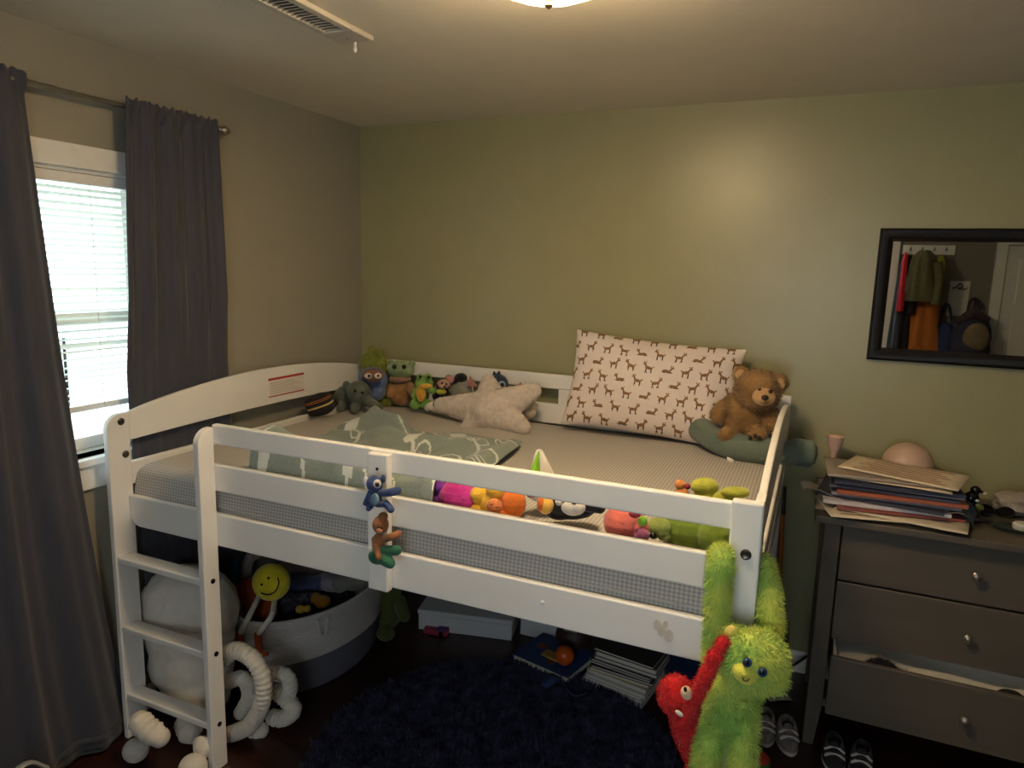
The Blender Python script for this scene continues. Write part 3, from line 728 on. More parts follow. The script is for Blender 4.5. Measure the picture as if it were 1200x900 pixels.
part(T.root, 'ear', g, plushm('rose_plush', (178, 122, 118)), smooth=False, bevel=.003)
T = Toy('plush_toy', 'dark blue plush with a round eye peeking out above the star cushion', 'soft toy', (584, 480), 2.97)
dblue = plushm('dark_blue_plush', (44, 56, 78))
T.body(lambda b: (T.e(b, 583, 450, 13, 12, 11), T.e(b, 586, 466, 14, 14, 11), T.limb(b, [(580, 441, 0), (579, 436, 0)], [3, 1.4]), T.limb(b, [(584, 440, 0), (585, 435, 0)], [3, 1.2])), dblue)
ey = T.bit('eye_ring', 588, 451, 4.6, 4.6, plushm('pale_blue_plush', (130, 150, 170)), 2, -.088); T.eyes([(588.5, 451)], 2.4, -.1, under=ey, name='pupil')
T = Toy('plush_toy', 'chestnut plush with a pink-lined ear, right of the dark blue one', 'soft toy', (610, 482), 2.98)
T.body(lambda b: (T.e(b, 606, 462, 15, 9, 10), T.e(b, 610, 475, 16, 10, 10)), plushm('chestnut_plush', (104, 66, 46)))
g = MB().prism([(-10*T.m, -5*T.m), (9*T.m, -3*T.m), (6*T.m, 6*T.m)], 'y', -.004, .004); g.v = [tuple(Vector(v)+T.p(605, 453, -.04)) for v in g.v]
part(T.root, 'ear', g, plushm('rose_plush', (178, 122, 118)), smooth=False, bevel=.003)
T = Toy('plush_toy', 'cream plush tucked behind the right point of the star cushion', 'soft toy', (622, 492), 2.94)
T.body(lambda b: (T.e(b, 620, 482, 9, 9, 8), T.e(b, 626, 476, 5, 5, 5)), plushm('cream_plush', (200, 186, 160)))

# ---- toys lying along the guard rail
FY = BY+.14
T = Toy('plush_toy', 'magenta and purple plush lying behind the guard rail, next to the throw', 'soft toy', (535, 592), FY, zroot=MT)
mg = plushm('magenta_plush', (168, 40, 120), (190, 60, 150), 12); pu = plushm('purple_plush', (112, 48, 140))
def bottom(T, b): pass
T.body(lambda b: (T.e(b, 536, 582, 23, 20, 20), T.e(b, 548, 586, 16, 16, 16)), mg)
T.body(lambda b: (T.e(b, 515, 569, 8, 8, 12, -.01), T.e(b, 513, 583, 7, 8, 12, -.01)), pu, name='paws')
T = Toy('plush_flower', 'yellow and orange plush flower behind the guard rail, right of the magenta plush', 'soft toy', (586, 604), FY-.01, zroot=MT)
yel = plushm('yellow_plush', (226, 176, 50), (232, 190, 80), 12); org = plushm('orange_plush', (224, 120, 50))
pt_ = [(562, 580), (561, 597), (576, 607), (592, 609), (581, 574)]
T.body(lambda b: ([T.e(b, x, y, 12, 11, 9) for x, y in pt_], T.e(b, 578, 592, 15, 15, 9)), yel, name='petals')
T.body(lambda b: (T.e(b, 602, 590, 15, 18, 11, .01), T.e(b, 596, 602, 15, 13, 11, .01)), org, name='orange_petals')
ce = T.bit('centre', 579, 593, 9.5, 9, plushm('peach_plush', (206, 130, 82)), 6, -.035)
for (x, y) in ((576, 591), (583, 594), (579, 598)): T.bit('stitch', x, y, 2.4, 1.4, plushm('rust_plush', (170, 80, 44)), 1.5, -.066, under=ce)
T = Toy('plush_toy', 'white plush with lime green wedge sticking up over the guard rail', 'soft toy', (634, 590), FY+.05, zroot=MT)
lime = plushm('bright_lime_plush', (130, 186, 52))
def cone(b, pts, dYs, y0):
    for a in range(9):
        s = a/8; r = 17*(1-s)+5*s; b.ell(T.p(635+(-3)*s, 562-32*s, 0), (r*T.m, r*.6*T.m, r*T.m*.8), rot=CROT, n=12)
T.body(lambda b: (cone(b, 0, 0, 0), T.e(b, 632, 572, 18, 16, 14)), white_pl)
g = MB()
for a in range(8): s = a/7; T.e(g, 626+5*s, 556-22*s, 6*(1-s)+1.2, 6, 5*(1-s)+1.5, -.034+.014*s, n=12)
part(T.root, 'lime_wedge', g, lime); T.bit('lime_foot', 612, 577, 5, 5, lime, 4, -.03)
T.bit('pink_patch', 623, 578, 7, 6, plushm('rose_plush', (178, 122, 118)), 4, -.055)
T = Toy('plush_toy', 'black plush bird with orange and yellow beak lying behind the guard rail', 'soft toy', (672, 606), FY-.005, zroot=MT)
blk = plushm('black_plush', (26, 24, 26))
T.body(lambda b: (T.e(b, 670, 592, 32, 17, 18, .02), T.limb(b, [(690, 590, 0), (703, 595, -.01)], [10, 7]), T.e(b, 656, 600, 18, 9, 14)), blk)
T.bit('beak', 640, 592, 9, 11, plushm('beak_yellow', (226, 176, 84)), 8, -.055); T.bit('beak_tip', 634, 590, 5, 10, plushm('orange_plush', (224, 120, 50)), 7, -.062)
ey = T.bit('eye_patch', 672, 595, 14, 9.5, white_pl, 6, -.055); T.bit('pupil', 673, 589, 3, 2.5, black_gl, 2, -.095, under=ey)
T.bit('small_eye_patch', 655, 588, 4.5, 4.5, white_pl, 4, -.05)
T = Toy('plush_toy', 'coral pink plush fading to mauve, right of the black bird behind the guard rail', 'soft toy', (733, 632), FY-.02, zroot=MT)
cor = plushm('coral_plush', (214, 112, 92), (190, 96, 108), 9)
T.body(lambda b: (T.e(b, 732, 613, 25, 23, 20), T.e(b, 748, 620, 14, 14, 14), T.e(b, 714, 610, 7, 12, 8)), cor)
T.bit('mauve_foot', 752, 627, 9, 8, plushm('mauve_plush', (140, 76, 110)), 8, -.045)
T.bit('crimson_tuft', 744, 602, 7, 5, plushm('crimson_plush', (150, 44, 60)), 5, -.05)
T = Toy('plush_turtle', 'large green plush turtle lying behind the guard rail against the right post', 'soft toy', (815, 640), FY+.03, zroot=MT)
tg = plushm('turtle_green', (110, 130, 48), (96, 118, 40), 20); ty = plushm('turtle_yellow_green', (166, 168, 66))
T.body(lambda b: (T.e(b, 816, 620, 42, 27, 25, .03), T.e(b, 838, 628, 22, 22, 20)), tg, name='shell')
T.body(lambda b: (T.e(b, 772, 617, 15, 11, 12, -.03), T.e(b, 778, 628, 8, 6, 8, -.03)), plushm('turtle_head', (136, 150, 78)), name='head')
T.body(lambda b: (T.e(b, 826, 570, 17, 11, 12, .05), T.e(b, 826, 584, 14, 14, 12, .05)), ty, name='flipper')
T.body(lambda b: (T.e(b, 862, 577, 17, 7, 10, .05), T.e(b, 846, 586, 14, 12, 10, .05)), ty, name='flipper')
T.bit('lime_ear', 753, 611, 6, 6, plushm('bright_lime_plush', (130, 186, 52)), 4, -.08, .5)
T.bit('eye', 766, 628, 5, 4, black_gl, 3, -.075)
T = Toy('toy_ball', 'tiny orange ball toy with a red knob peeking over the guard rail', 'toy', (797, 580), FY+.10, zroot=MT)
T.body(lambda b: (T.e(b, 797, 568, 6.5, 6.5, 6.5), T.e(b, 799, 584, 10, 14, 9)), plushm('tan_orange_plush', (206, 138, 84)))
T.bit('knob', 806, 570, 3.4, 3.4, plushm('crimson_plush', (150, 44, 60)), 3)

# ---- two clip-on toys hugging the middle post
T = Toy('clip_on_toy', 'small navy blue clip-on plush hugging the middle post of the guard rail', 'soft toy', (448, 600), BY-.072)
nb = plushm('navy_plush', (54, 70, 112)); lb = plushm('sky_plush', (112, 146, 170))
def f(b):
    T.e(b, 439, 567, 10, 10.5, 9); T.e(b, 440, 584, 8, 10, 7); T.limb(b, [(446, 578, 0), (458, 577, -.005), (466, 575, .01)], [4.5, 5, 5])
    T.limb(b, [(443, 591, 0), (452, 590, -.01), (458, 597, -.01)], [4, 4.5, 4.5]); T.limb(b, [(435, 592, 0), (432, 596, -.01)], [4, 3.5]); T.limb(b, [(434, 577, 0), (428, 590, -.01)], [3.5, 3])
T.body(f, nb); T.bit('belly', 439.5, 585, 5, 7, lb, 4, -.022); T.bit('ear', 428.5, 564, 3, 6.5, plushm('pale_lilac', (206, 206, 216)), 2.5, .0); T.bit('ear', 449, 561, 3, 5, nb, 2.5, .0)
ey = T.bit('eye_patch', 442, 567, 4.6, 5.2, white_pl, 2.2, -.034); T.eyes([(442, 568)], 2.7, -.04, under=ey, name='pupil')
T = Toy('clip_on_toy', 'small brown clip-on plush in green trousers hugging the middle post', 'soft toy', (450, 666), BY-.072)
br = plushm('bark_plush', (124, 80, 54), (150, 98, 66), 40)
def f(b):
    T.e(b, 446, 615, 10, 11, 9); T.e(b, 449, 605, 6, 5, 5); T.e(b, 444, 634, 8, 10, 7); T.limb(b, [(450, 632, 0), (459, 629, -.005), (467, 626, .01)], [4.5, 4.5, 4.5]); T.limb(b, [(439, 632, 0), (441, 645, -.02), (444, 653, -.026)], [4, 4, 3.6])
T.body(f, br); gr = plushm('bottle_green_plush', (46, 100, 76))
T.body(lambda b: (T.e(b, 443, 652, 12, 10, 8), T.limb(b, [(447, 652, 0), (457, 660, -.015)], [9, 6.5]), T.limb(b, [(450, 645, 0), (465, 645, 0)], [6, 6])), gr, name='trousers')
T.eyes([(443, 618), (447, 619)], 1.3, -.036); T.bit('muzzle', 444.5, 622, 4, 2.8, plushm('bark_light', (172, 118, 82)), 3, -.03)
T.bit('strap', 435, 643, 2.2, 4, white_pl, 3, -.012)

# ---- long-armed monkeys hanging from the corner post
T = Toy('plush_monkey', 'long-armed lime green shaggy plush monkey hugging the right corner post', 'soft toy', (855, 900), 1.525)
lm = mat('lime_fur', (146, 188, 86), .9, col2=(208, 212, 98), scale=9, spec=.2, sheen=.3)
def f(b):
    T.e(b, 884, 774, 37, 35, 30, -.015); T.e(b, 909, 798, 13, 14, 9, .012); T.e(b, 857, 742, 12, 12.5, 7, .0)
    T.e(b, 857, 828, 30, 38, 27); T.e(b, 858, 805, 26, 20, 22)
    T.limb(b, [(839, 812, .01), (838, 765, .02), (841, 705, .02), (845, 660, .025), (845, 650, .06), (846, 650, .12), (853, 655, .16)], [13, 12.5, 12.5, 13, 11.5, 11.5, 11])
    T.limb(b, [(882, 806, .03), (897, 778, .075), (903, 735, .10), (901, 695, .125), (896, 664, .165), (886, 655, .185)], [14, 14, 14, 13, 12, 11])
    T.limb(b, [(838, 850, -.02), (830, 872, -.05), (826, 905, -.05), (826, 940, -.05)], [15, 15, 14.5, 17]); T.limb(b, [(872, 850, -.02), (870, 875, -.045), (868, 905, -.05), (868, 940, -.05)], [15, 15, 14, 17])
T.body(f, lm, vox=1.3, fur=dict(n=32000, l=.014, w=.0011, jit=.5, droop=.5))
mz = plushm('lime_muzzle', (214, 208, 84))
q = T.bit('muzzle', 873, 789, 15, 11, mz, 11, -.068, .5)
T.bit('ear_lining', 857, 741, 8, 8.5, plushm('butter_plush', (226, 206, 110)), 5, -.012)
for (x, y) in ((875.5, 776.5), (893.5, 788)):
    a = MB(); T.e(a, x, y, 5.2, 5.2, 4, -.078); e_ = part(T.root, 'eye', a, mat('eye_blue', (30, 64, 110), .1))
    a = MB(); T.e(a, x-.5, y, 2.9, 2.9, 2.4, -.0835); part(T.root, 'pupil', a, black_gl, under=e_)
mo = MB().tube([T.p(870, 794, -.1), T.p(871.5, 797.5, -.1), T.p(875, 798.5, -.1), T.p(878, 796, -.1)], .0012, n=6); part(T.root, 'mouth', mo, blk_thread)

T = Toy('plush_monkey', 'red plush monkey clinging to the side of the lime green monkey', 'soft toy', (815, 890), 1.50)
rm = plushm('red_fur', (196, 26, 30), (214, 40, 40), 14)
def f(b):
    T.e(b, 792, 814, 20, 23, 18); T.limb(b, [(798, 832, 0), (806, 855, .0), (818, 885, .01), (826, 905, .02)], [13, 17, 16, 13])
    T.limb(b, [(803, 846, -.02), (812, 822, -.03), (826, 795, -.035), (838, 768, -.035)], [8, 7.5, 7.5, 7]); T.limb(b, [(838, 768, -.035), (848, 752, -.02)], [6.5, 6]); T.limb(b, [(818, 890, 0), (812, 910, -.02)], [10, 9])
T.body(f, rm, vox=1.0, fur=dict(n=9000, l=.009, w=.001))
pk = plushm('skin_plush', (232, 196, 160))
fc = T.bit('face', 804.5, 812, 6.5, 8.5, pk, 5, -.044, -.3); T.bit('eye', 803, 808, 2, 3.2, black_gl, 1.6, -.058, -.3, under=fc)
T.bit('mouth', 796, 836, 5.5, 2.5, white_pl, 3, -.05, .6)
# ================================================================== under the bed
# ---- white octopus with ribbed arms
ow = plushm('ivory_plush', (214, 208, 198), (222, 216, 206)); orib = plushm('ivory_corduroy', (216, 208, 196), (226, 218, 206))
T = Toy('plush_octopus', 'big white plush octopus with ribbed corduroy arms slumped behind the ladder', 'soft toy', (230, 860), 1.78, zroot=0)
def f(b):
    T.e(b, 222, 712, 58, 52, 38, .02); T.e(b, 223, 745, 52, 40, 36, .02); T.e(b, 225, 775, 50, 44, 36, .02); T.e(b, 230, 812, 40, 26, 34, .0)
T.body(f, ow, vox=2.2)
def arm(pts, r, ends=(1, 1), name='arm', pitch=3.2):
    P = spline(pts, 14); L = [0]
    for a, b in zip(P, P[1:]): L.append(L[-1]+(b-a).length)
    n = int(L[-1]/(r*pitch/22))+2; Q = []; rad = []
    tot = L[-1]; j = 0
    for i in range(n):
        s = tot*i/(n-1)
        while j < len(L)-2 and L[j+1] < s: j += 1
        Q.append(P[j].lerp(P[j+1], min(1, max(0, (s-L[j])/max(1e-6, L[j+1]-L[j])))))
        e = 1
        if ends[0]: e = min(e, math.sqrt(max(.02, 1-(1-min(1, s/r))**2)))
        if ends[1]: e = min(e, math.sqrt(max(.02, 1-(1-min(1, (tot-s)/r))**2)))
        rad.append(r*e*(1+.07*math.sin(s/r*10)))
    return part(T.root, name, MB().tube(Q, rad, n=18), orib, autos=False)
p = lambda x, y, Y: at(x, y, Y=Y)
arm([p(262, 772, 1.72), p(276, 762, 1.70), p(296, 772, 1.69), p(308, 796, 1.69), p(306, 826, 1.69), p(292, 850, 1.70), p(266, 862, 1.72)], .029)
arm([p(300, 800, 1.80), p(318, 790, 1.81), p(335, 792, 1.82), p(340, 806, 1.83), p(334, 822, 1.84)], .027)
arm([p(312, 800, 1.86), p(334, 818, 1.85), p(344, 832, 1.84), p(330, 842, 1.84), p(312, 838, 1.83)], .030)
arm([p(262, 868, 1.75), p(288, 866, 1.78), p(312, 852, 1.80)], .029)
arm([p(266, 800, 1.77), p(284, 795, 1.76), p(292, 815, 1.76), p(280, 840, 1.77)], .026)
arm([p(160, 836, 1.50), p(168, 850, 1.49), p(186, 862, 1.50), p(196, 858, 1.53)], .038)
arm([at(216, 840, Y=1.66), at(224, 858, Y=1.62), at(232, 862, Y=1.62)], .042)
for (x, y, Y, r) in ((159, 877, 1.50, .042), (226, 892, 1.52, .046)):
    q = at(x, y, Y=Y); q.z = r
    part(T.root, 'foot', MB().ell(q, (r*1.05, r, r*.95), n=20), ow)
arm([at(172, 862, Y=1.56), at(163, 870, Y=1.53)], .036); arm([at(245, 868, Y=1.60), at(232, 882, Y=1.54)], .040)

# ---- rope basket with toys
BKX, BKY, BRX, BRY, BH = -1.955, 2.33, .265, .40, .34
ropew = mat('rope_white', (196, 190, 186), .9, var=.05, scale=80); ropeg = mat('rope_grey', (96, 94, 104), .9, var=.05, scale=80)
t = thing('rope_basket', 'large round coiled rope basket, white above and grey below, full of toys', 'basket', (BKX, BKY, 0), world=True)
def coils(z0, z1, sc0, sc1, inner=True):
    prof = []; n = int((z1-z0)/.0095)
    for i in range(n):
        for k in range(4):
            a = -PI/2+PI*k/3; s = sc0+(sc1-sc0)*(i+.5)/n; prof.append((s+.0048*math.cos(a), z0+(i+.5+.5*math.sin(a))*(z1-z0)/n))
    s = sc1; prof += [(s-.006, z1+.003), (s-.016, z1), (sc1-.02, z1-.02)]
    if inner: prof += [(sc0-.02, z0+.01)]
    return prof
def basket_shell(z0, z1, s0, s1):
    return MB().lathe([(r, z) for r, z in coils(z0, z1, s0, s1)], c=(BKX, BKY, 0), n=56, sx=BRX/.4, sy=1)
part(t, 'white_wall', basket_shell(.15, BH, .385, .40), ropew, autos=False)
part(t, 'grey_wall', basket_shell(.0, .15, .345, .385), ropeg, autos=False)
part(t, 'bottom', MB().lathe([(.35, .004), (.35, .014), (0, .014)], c=(BKX, BKY, 0), n=40, sx=BRX/.4), ropeg)
for a in (-.55, 2.6):
    cx, cy = BKX+BRX*1.02*math.cos(a), BKY+.408*math.sin(a)
    h = [(cx+.022*math.sin(a)*q, cy-.022*math.cos(a)*q, BH-.02-.075*(1-abs(q)**3)) for q in (-1, -.7, -.3, 0, .3, .7, 1)]
    part(t, 'handle', MB().tube(spline(h, 4), .006, n=8), ropew)
fill = mat('toy_heap_dark', (44, 40, 46), .9, var=.3, scale=25)
def intoy(name, label, cat, c, build, m):
    b = MB(); q = build(b); c = Vector(c)
    return solo(name, b, m, label, cat, 'toys in the rope basket', loc=tuple(c))
def softblob(name, label, c, ells, m, vox=.004, cat='soft toy', fur=None):
    b = blob(vox, fur)
    for e_ in ells: b.ell(*e_)
    return solo(name, b, m, label, cat, 'toys in the rope basket', loc=tuple(c))
softblob('plush_toy', 'dark grey plush bear at the bottom of the rope basket toys', (BKX, BKY, .02), [((0, 0, .10), (.19, .27, .10)), ((.02, -.12, .14), (.13, .13, .08)), ((-.03, .16, .14), (.13, .12, .09))], fill, .008)
softblob('plush_toy', 'grey white plush lying at the far side of the basket rim', (-1.84, 2.50, .31), [((0, 0, 0), (.075, .09, .05)), ((-.03, -.08, .0), (.04, .05, .04))], plushm('light_grey_plush', (132, 130, 120)))
softblob('plush_toy', 'orange and tan plush at the basket rim beside the rope handle', at(378, 705, Y=2.34), [((0, 0, 0), (.035, .04, .026)), ((-.05, .01, 0), (.03, .035, .024))], plushm('amber_plush', (196, 132, 40)))
softblob('plush_toy', 'orange-red plush behind the smiling ball in the basket', at(290, 692, Y=2.12), [((0, 0, 0), (.05, .05, .06)), ((.03, .0, -.07), (.05, .04, .05)), ((.09, .02, -.08), (.04, .04, .05))], plushm('burnt_orange_plush', (168, 76, 36)))
softblob('plush_toy', 'small yellow plush among dark toys in the basket', at(352, 714, Y=2.22), [((0, 0, 0), (.022, .02, .018)), ((.03, .01, .005), (.016, .016, .016))], plushm('yellow_plush', (226, 176, 50)))
softblob('plush_toy', 'dark plush with white speckles in the middle of the basket', at(338, 706, Y=2.30), [((0, 0, 0), (.06, .07, .05)), ((.07, .03, .01), (.05, .05, .045))], mat('speckled_plush', (30, 26, 34), .9, col2=(92, 84, 96), scale=55))
softblob('plush_toy', 'slate blue plush behind the smiling ball in the basket', at(352, 684, Y=2.42), [((0, 0, 0), (.10, .07, .045)), ((.07, .02, .01), (.05, .05, .04))], plushm('slate_plush', (76, 82, 112)))
softblob('plush_toy', 'pale lilac plush against the basket back wall', at(388, 682, Y=2.48), [((0, 0, 0), (.09, .06, .04))], plushm('lilac_plush', (150, 140, 156)))
b = MB(); b.box((0, 0, 0), (.10, .08, .13), rot=(0, 0, .4))
o = solo('toy_box', b, mat('teal_card', (36, 110, 140), .6), 'teal blue toy box standing at the window side of the basket', 'box', 'toys in the rope basket', loc=tuple(at(268, 668, Y=2.15)), smooth=False, bevel=.006)
b = MB().tube(spline([(0, 0, -.05), (.01, 0, .01), (.03, .0, .05), (.06, 0, .07)], 6), .024, n=14)
solo('plush_toy', b, ropew, 'white ribbed plush arm poking up between teal box and smiling ball', 'soft toy', 'toys in the rope basket', loc=tuple(at(288, 664, Y=2.18)))
# smiling ball with dangling legs
sY = 2.03; c = at(318, 682, Y=sY); r = 22*mpp(c)
t = thing('smiley_toy', 'round yellow smiling plush ball with dangling white legs and orange feet', 'soft toy', tuple(c), world=True)
part(t, 'ball', MB().ell(c, (r, r*.82, r), rot=CROT, n=36), plushm('smiley_yellow', (216, 196, 40)))
rr = Vector(_r); uu = Vector(_u); ff = Vector(_f)
def onball(dx, dy, k=.86):
    d = math.sqrt(max(0, 1-dx*dx-dy*dy)); return c+rr*r*dx+uu*r*dy-ff*r*d*k
for (x, y) in ((.12, .42), (-.22, .10)): part(t, 'eye', MB().ell(onball(x, y), .0055, n=12), black_gl)
sm = [onball(.52+.02, .42), onball(.62, .15), onball(.50, -.22), onball(.22, -.42), onball(-.10, -.42), onball(-.26, -.34)]
part(t, 'mouth', MB().tube(spline(sm, 6), .003, n=6), blk_thread)
fo = plushm('burnt_orange_plush', (168, 76, 36))
for (x0, y0, x1, y1, x2, y2) in ((304, 698, 292, 722, 281, 744), (322, 704, 318, 722, 302, 744)):
    q = [at(x0, y0, Y=sY), at(x1, y1, Y=sY-.10), at(x2, y2, Y=1.93-.02)]
    part(t, 'leg', MB().tube(spline(q, 5), .011, n=10), white_pl)
    b = blob(.0035); e_ = q[-1]
    b.limb([e_, e_+Vector((.012, -.01, -.04)), e_+Vector((.02, -.014, -.085))], [.015, .014, .015]); b.limb([e_+Vector((.012, 0, -.055)), e_+Vector((-.02, -.01, -.07))], [.011, .010]); b.limb([e_+Vector((.02, -.01, -.07)), e_+Vector((.05, -.01, -.06))], [.011, .011])
    part(t, 'foot', b, fo)

# ---- dim things along the wall
T = Toy('plush_toy', 'dark olive green plush sitting in the shadow beside the rope basket', 'soft toy', (455, 748), 2.62, zroot=0)
T.body(lambda b: (T.e(b, 455, 712, 18, 26, 16), T.e(b, 456, 690, 15, 14, 14), T.e(b, 452, 742, 11, 9, 9, -.06), T.limb(b, [(468, 705, 0), (474, 722, -.04)], [8, 7])), plushm('olive_plush', (74, 82, 40)))
wb = mat('white_card', (196, 196, 200), .6, var=.02)
A, B_ = Vector((-1.64, 2.715, 0)), Vector((-1.19, 2.815, 0)); dr = (B_-A); L_ = dr.length; ang = math.atan2(dr.y, dr.x)
t = thing('flat_box', 'long flat white box lying under the bed against the wall side', 'box', tuple((A+B_)/2), ang)
part(t, 'tray', MB().box((0, .12, .04), (L_, .24, .08)), wb, smooth=False, bevel=.004)
part(t, 'lid', MB().box((0, .12, .093), (L_+.008, .25, .022)), wb, smooth=False, bevel=.004)
b = MB().box((0, 0, .05), (.30, .16, .10))
solo('white_box', b, wb, 'short white box beside the blue books under the bed', 'box', loc=(-1.03, 2.97, 0), smooth=False, bevel=.005)
g = MB().box((0, 0, .012), (.12, .06, .024), rot=(0, 0, .2), mi=0).box((.03, 0, .026), (.05, .05, .01), mi=1)
solo('toy_car', g.lathe([(.012, -.03), (.012, .03)], c=(-.035, 0, .012), rot=(PI/2, 0, 0), n=12, mi=2).lathe([(.012, -.03), (.012, .03)], c=(.035, 0, .012), rot=(PI/2, 0, 0), n=12, mi=2), [mat('toy_pink', (150, 40, 60), .5), mat('toy_violet', (70, 50, 110), .5), black_gl], 'tiny pink and violet toy on the floor before the flat white box', 'toy', loc=tuple(at(512, 741, Z=0)), smooth=False, bevel=.004)

# ---- books
def book(name, label, loc, size, rz, cover, pages, group, z):
    w, dpt, h = size
    t = thing(name, label, 'book', (loc[0], loc[1], z), rz, group)
    cv = MB(); cv.box((0, 0, .001), (w, dpt, .002)); cv.box((0, 0, h-.001), (w, dpt, .002)); cv.box((-w/2+.001, 0, h/2), (.002, dpt, h))
    part(t, 'cover', cv, cover, smooth=False)
    part(t, 'pages', MB().box((.002, 0, h/2), (w-.008, dpt-.008, h-.004)), pages, smooth=False)
    return t
page = mat('page_edge', (206, 200, 188), .9, var=.06, scale=10, stretch=(1, 1, 90))
bcol = [(58, 66, 84), (170, 166, 160), (110, 108, 112), (176, 150, 88), (186, 186, 186), (60, 58, 62), (172, 172, 176), (150, 148, 150), (52, 54, 66), (160, 156, 150), (116, 112, 108), (40, 40, 46)]
def bm_(i, c): return mat('book_cover_%s' % i, c, .5, var=.04)
z = .003
names_ = ['pale grey', 'white', 'silver', 'off-white', 'light grey', 'mustard yellow', 'charcoal', 'chalk white', 'navy', 'ash grey', 'slate', 'black']
cols_ = [(176, 176, 180), (200, 200, 202), (168, 168, 172), (196, 194, 190), (182, 182, 186), (176, 148, 76), (64, 62, 66), (190, 188, 186), (50, 52, 66), (140, 138, 136), (96, 94, 94), (48, 46, 48)]
hs = [.014, .017, .013, .016, .020, .018, .012, .015, .012, .014, .022, .012]
for i in range(12):
    p_ = (-.625+R_.uniform(-.008, .012)+.004*i, 2.70+R_.uniform(-.008, .008))
    book('book', '%s book in the pile under the bed, %s' % (names_[i], 'bottom of the pile' if i == 0 else 'top of the pile' if i == 11 else 'just above the %s one' % names_[i-1]), p_, (.27-.004*(i % 3), .22-.008*(i % 2), hs[i]), -.16+R_.uniform(-.04, .04)+(.02 if i > 5 else 0), bm_('u%d' % i, cols_[i]), page, 'books piled under the bed', z); z += hs[i]+.0005
for i, (c_, dx, h, nm) in enumerate((((40, 54, 96), 0, .020, 'blue-covered picture book, lower of two'), ((34, 62, 110), .015, .026, 'blue-covered picture book with small prints, upper of two'))):
    t_ = book('picture_book', nm+' lying flat under the bed', (-.955+dx, 2.72), (.29, .24, h), -.26+.03*i, bm_('b%d' % i, c_), page, 'blue picture books', .003+.0205*i)
for (a_, b_, c_) in ((-.08, .02, .05), (.02, -.06, .04)): part(t_, 'cover_print', MB().box((a_, b_, .0262), (c_, c_*.8, .0005)), bm_('print', (120, 60, 40)), smooth=False)
y_ = MB().box((0, 0, .005), (.11, .05, .01)); solo('notebook', y_, mat('mustard_card', (168, 136, 60), .6), 'small mustard yellow notepad on the blue picture books', 'notebook', loc=(-.93, 2.69, .051), rot=(0, 0, -.25), smooth=False, bevel=.002)
oc = at(662, 766, Y=2.66)
b = MB().ell((0, 0, 0), .042, n=30); solo('ball', b, mat('orange_ball', (206, 92, 34), .25, var=.03), 'orange ball resting on the blue picture books under the bed', 'ball', loc=(oc.x, oc.y, .051+.041))
g = MB().ell((0, 0, 0), (.085, .075, .075), n=30)
t = thing('brown_ball', 'dark brown ball with white lacing behind the orange one', 'ball', (-.90, 2.86, .076))
part(t, 'skin', g, mat('brown_leather', (52, 34, 28), .5, bump=.3, bscale=400))
lc = MB()
for k in range(8): lc.box((-.028+.008*k, -.052, .056-.0009*(k-3.5)**2*.2), (.003, .018, .003), rot=(.75, 0, 0))
part(t, 'lacing', lc, mat('lace_white', (196, 190, 184), .7), smooth=False)
t = thing('storage_bin', 'dark navy glossy bin beside the red plush monkey under the bed', 'bin', (-.375, 2.84, 0))
nv = mat('navy_plastic', (26, 40, 70), .18, var=.03)
part(t, 'tub', MB().lathe([(.10, 0), (.115, .03), (.13, .19), (.137, .192), (.137, .20), (.126, .20), (.11, .04), (0, .03)], n=36), nv)
part(t, 'lid', MB().lathe([(.139, .198), (.139, .21), (.10, .222), (0, .226)], n=36), nv)
b = MB().box((0, 0, .08), (.02, .14, .16)); solo('white_board', b, wb, 'white-edged board standing between book pile and navy bin', 'board', loc=(-.475, 2.86, 0), rot=(0, 0, -.15), smooth=False, bevel=.002)
cb = MB().tube(spline([at(655, 783, Z=.05), at(660, 800, Z=.045), at(672, 815, Z=.045), at(688, 812, Z=.045)], 6), .0022, n=6)
solo('ribbon', cb, mat('blue_ribbon', (60, 84, 130), .7), 'thin blue ribbon trailing from the picture books onto the rug', 'ribbon')
fl = MB(); pz = at(648, 797, Z=.05)
fl.grid(lambda s, q: (pz.x-.03+.06*s*(1-.6*q), pz.y+.03-.09*q, .052+.004*math.sin(5*s)), 8, 8)
solo('party_flag', fl, mat('blue_cloth', (56, 76, 124), .8), 'small blue cloth triangle lying on the rug below the picture books', 'flag', thick=.002)

# ---- shag rug
RGX, RGY, RGR = -.90, 2.0, .655
t = thing('shag_rug', 'round navy shag rug on the dark wood floor under the bed', 'rug', (RGX, RGY, 0))
rugm = mat('navy_shag', (34, 36, 54), .95, col2=(70, 72, 96), scale=22, spec=.2)
part(t, 'backing', MB().lathe([(RGR-.01, .001), (RGR, .006), (RGR-.01, .012), (0, .013)], n=80), rugm)
nB = 60000; rad = RGR*np.sqrt(rng.random(nB)); th = rng.random(nB)*2*PI
base = np.stack([rad*np.cos(th), rad*np.sin(th), np.full(nB, .010)], 1)
dirn = np.stack([rng.normal(0, .55, nB), rng.normal(0, .55, nB), np.ones(nB)], 1); dirn /= np.linalg.norm(dirn, axis=1)[:, None]
Lh = (.024+.020*rng.random(nB))[:, None]; sd = np.cross(dirn, rng.normal(0, 1, (nB, 3))); sd /= np.linalg.norm(sd, axis=1)[:, None]; sd *= .0026
tip = base+dirn*Lh; tip[:, 2] = np.maximum(.012, tip[:, 2])
mid = base+dirn*Lh*.6
vs = np.concatenate([base-sd, base+sd, mid+sd*.8, mid-sd*.8, tip]); i = np.arange(nB)
rb = MB(); rb.v = vs.tolist()
me_fs = np.stack([i, i+nB, i+2*nB, i+3*nB], 1).tolist(); tri = np.stack([i+3*nB, i+2*nB, i+4*nB], 1).tolist()
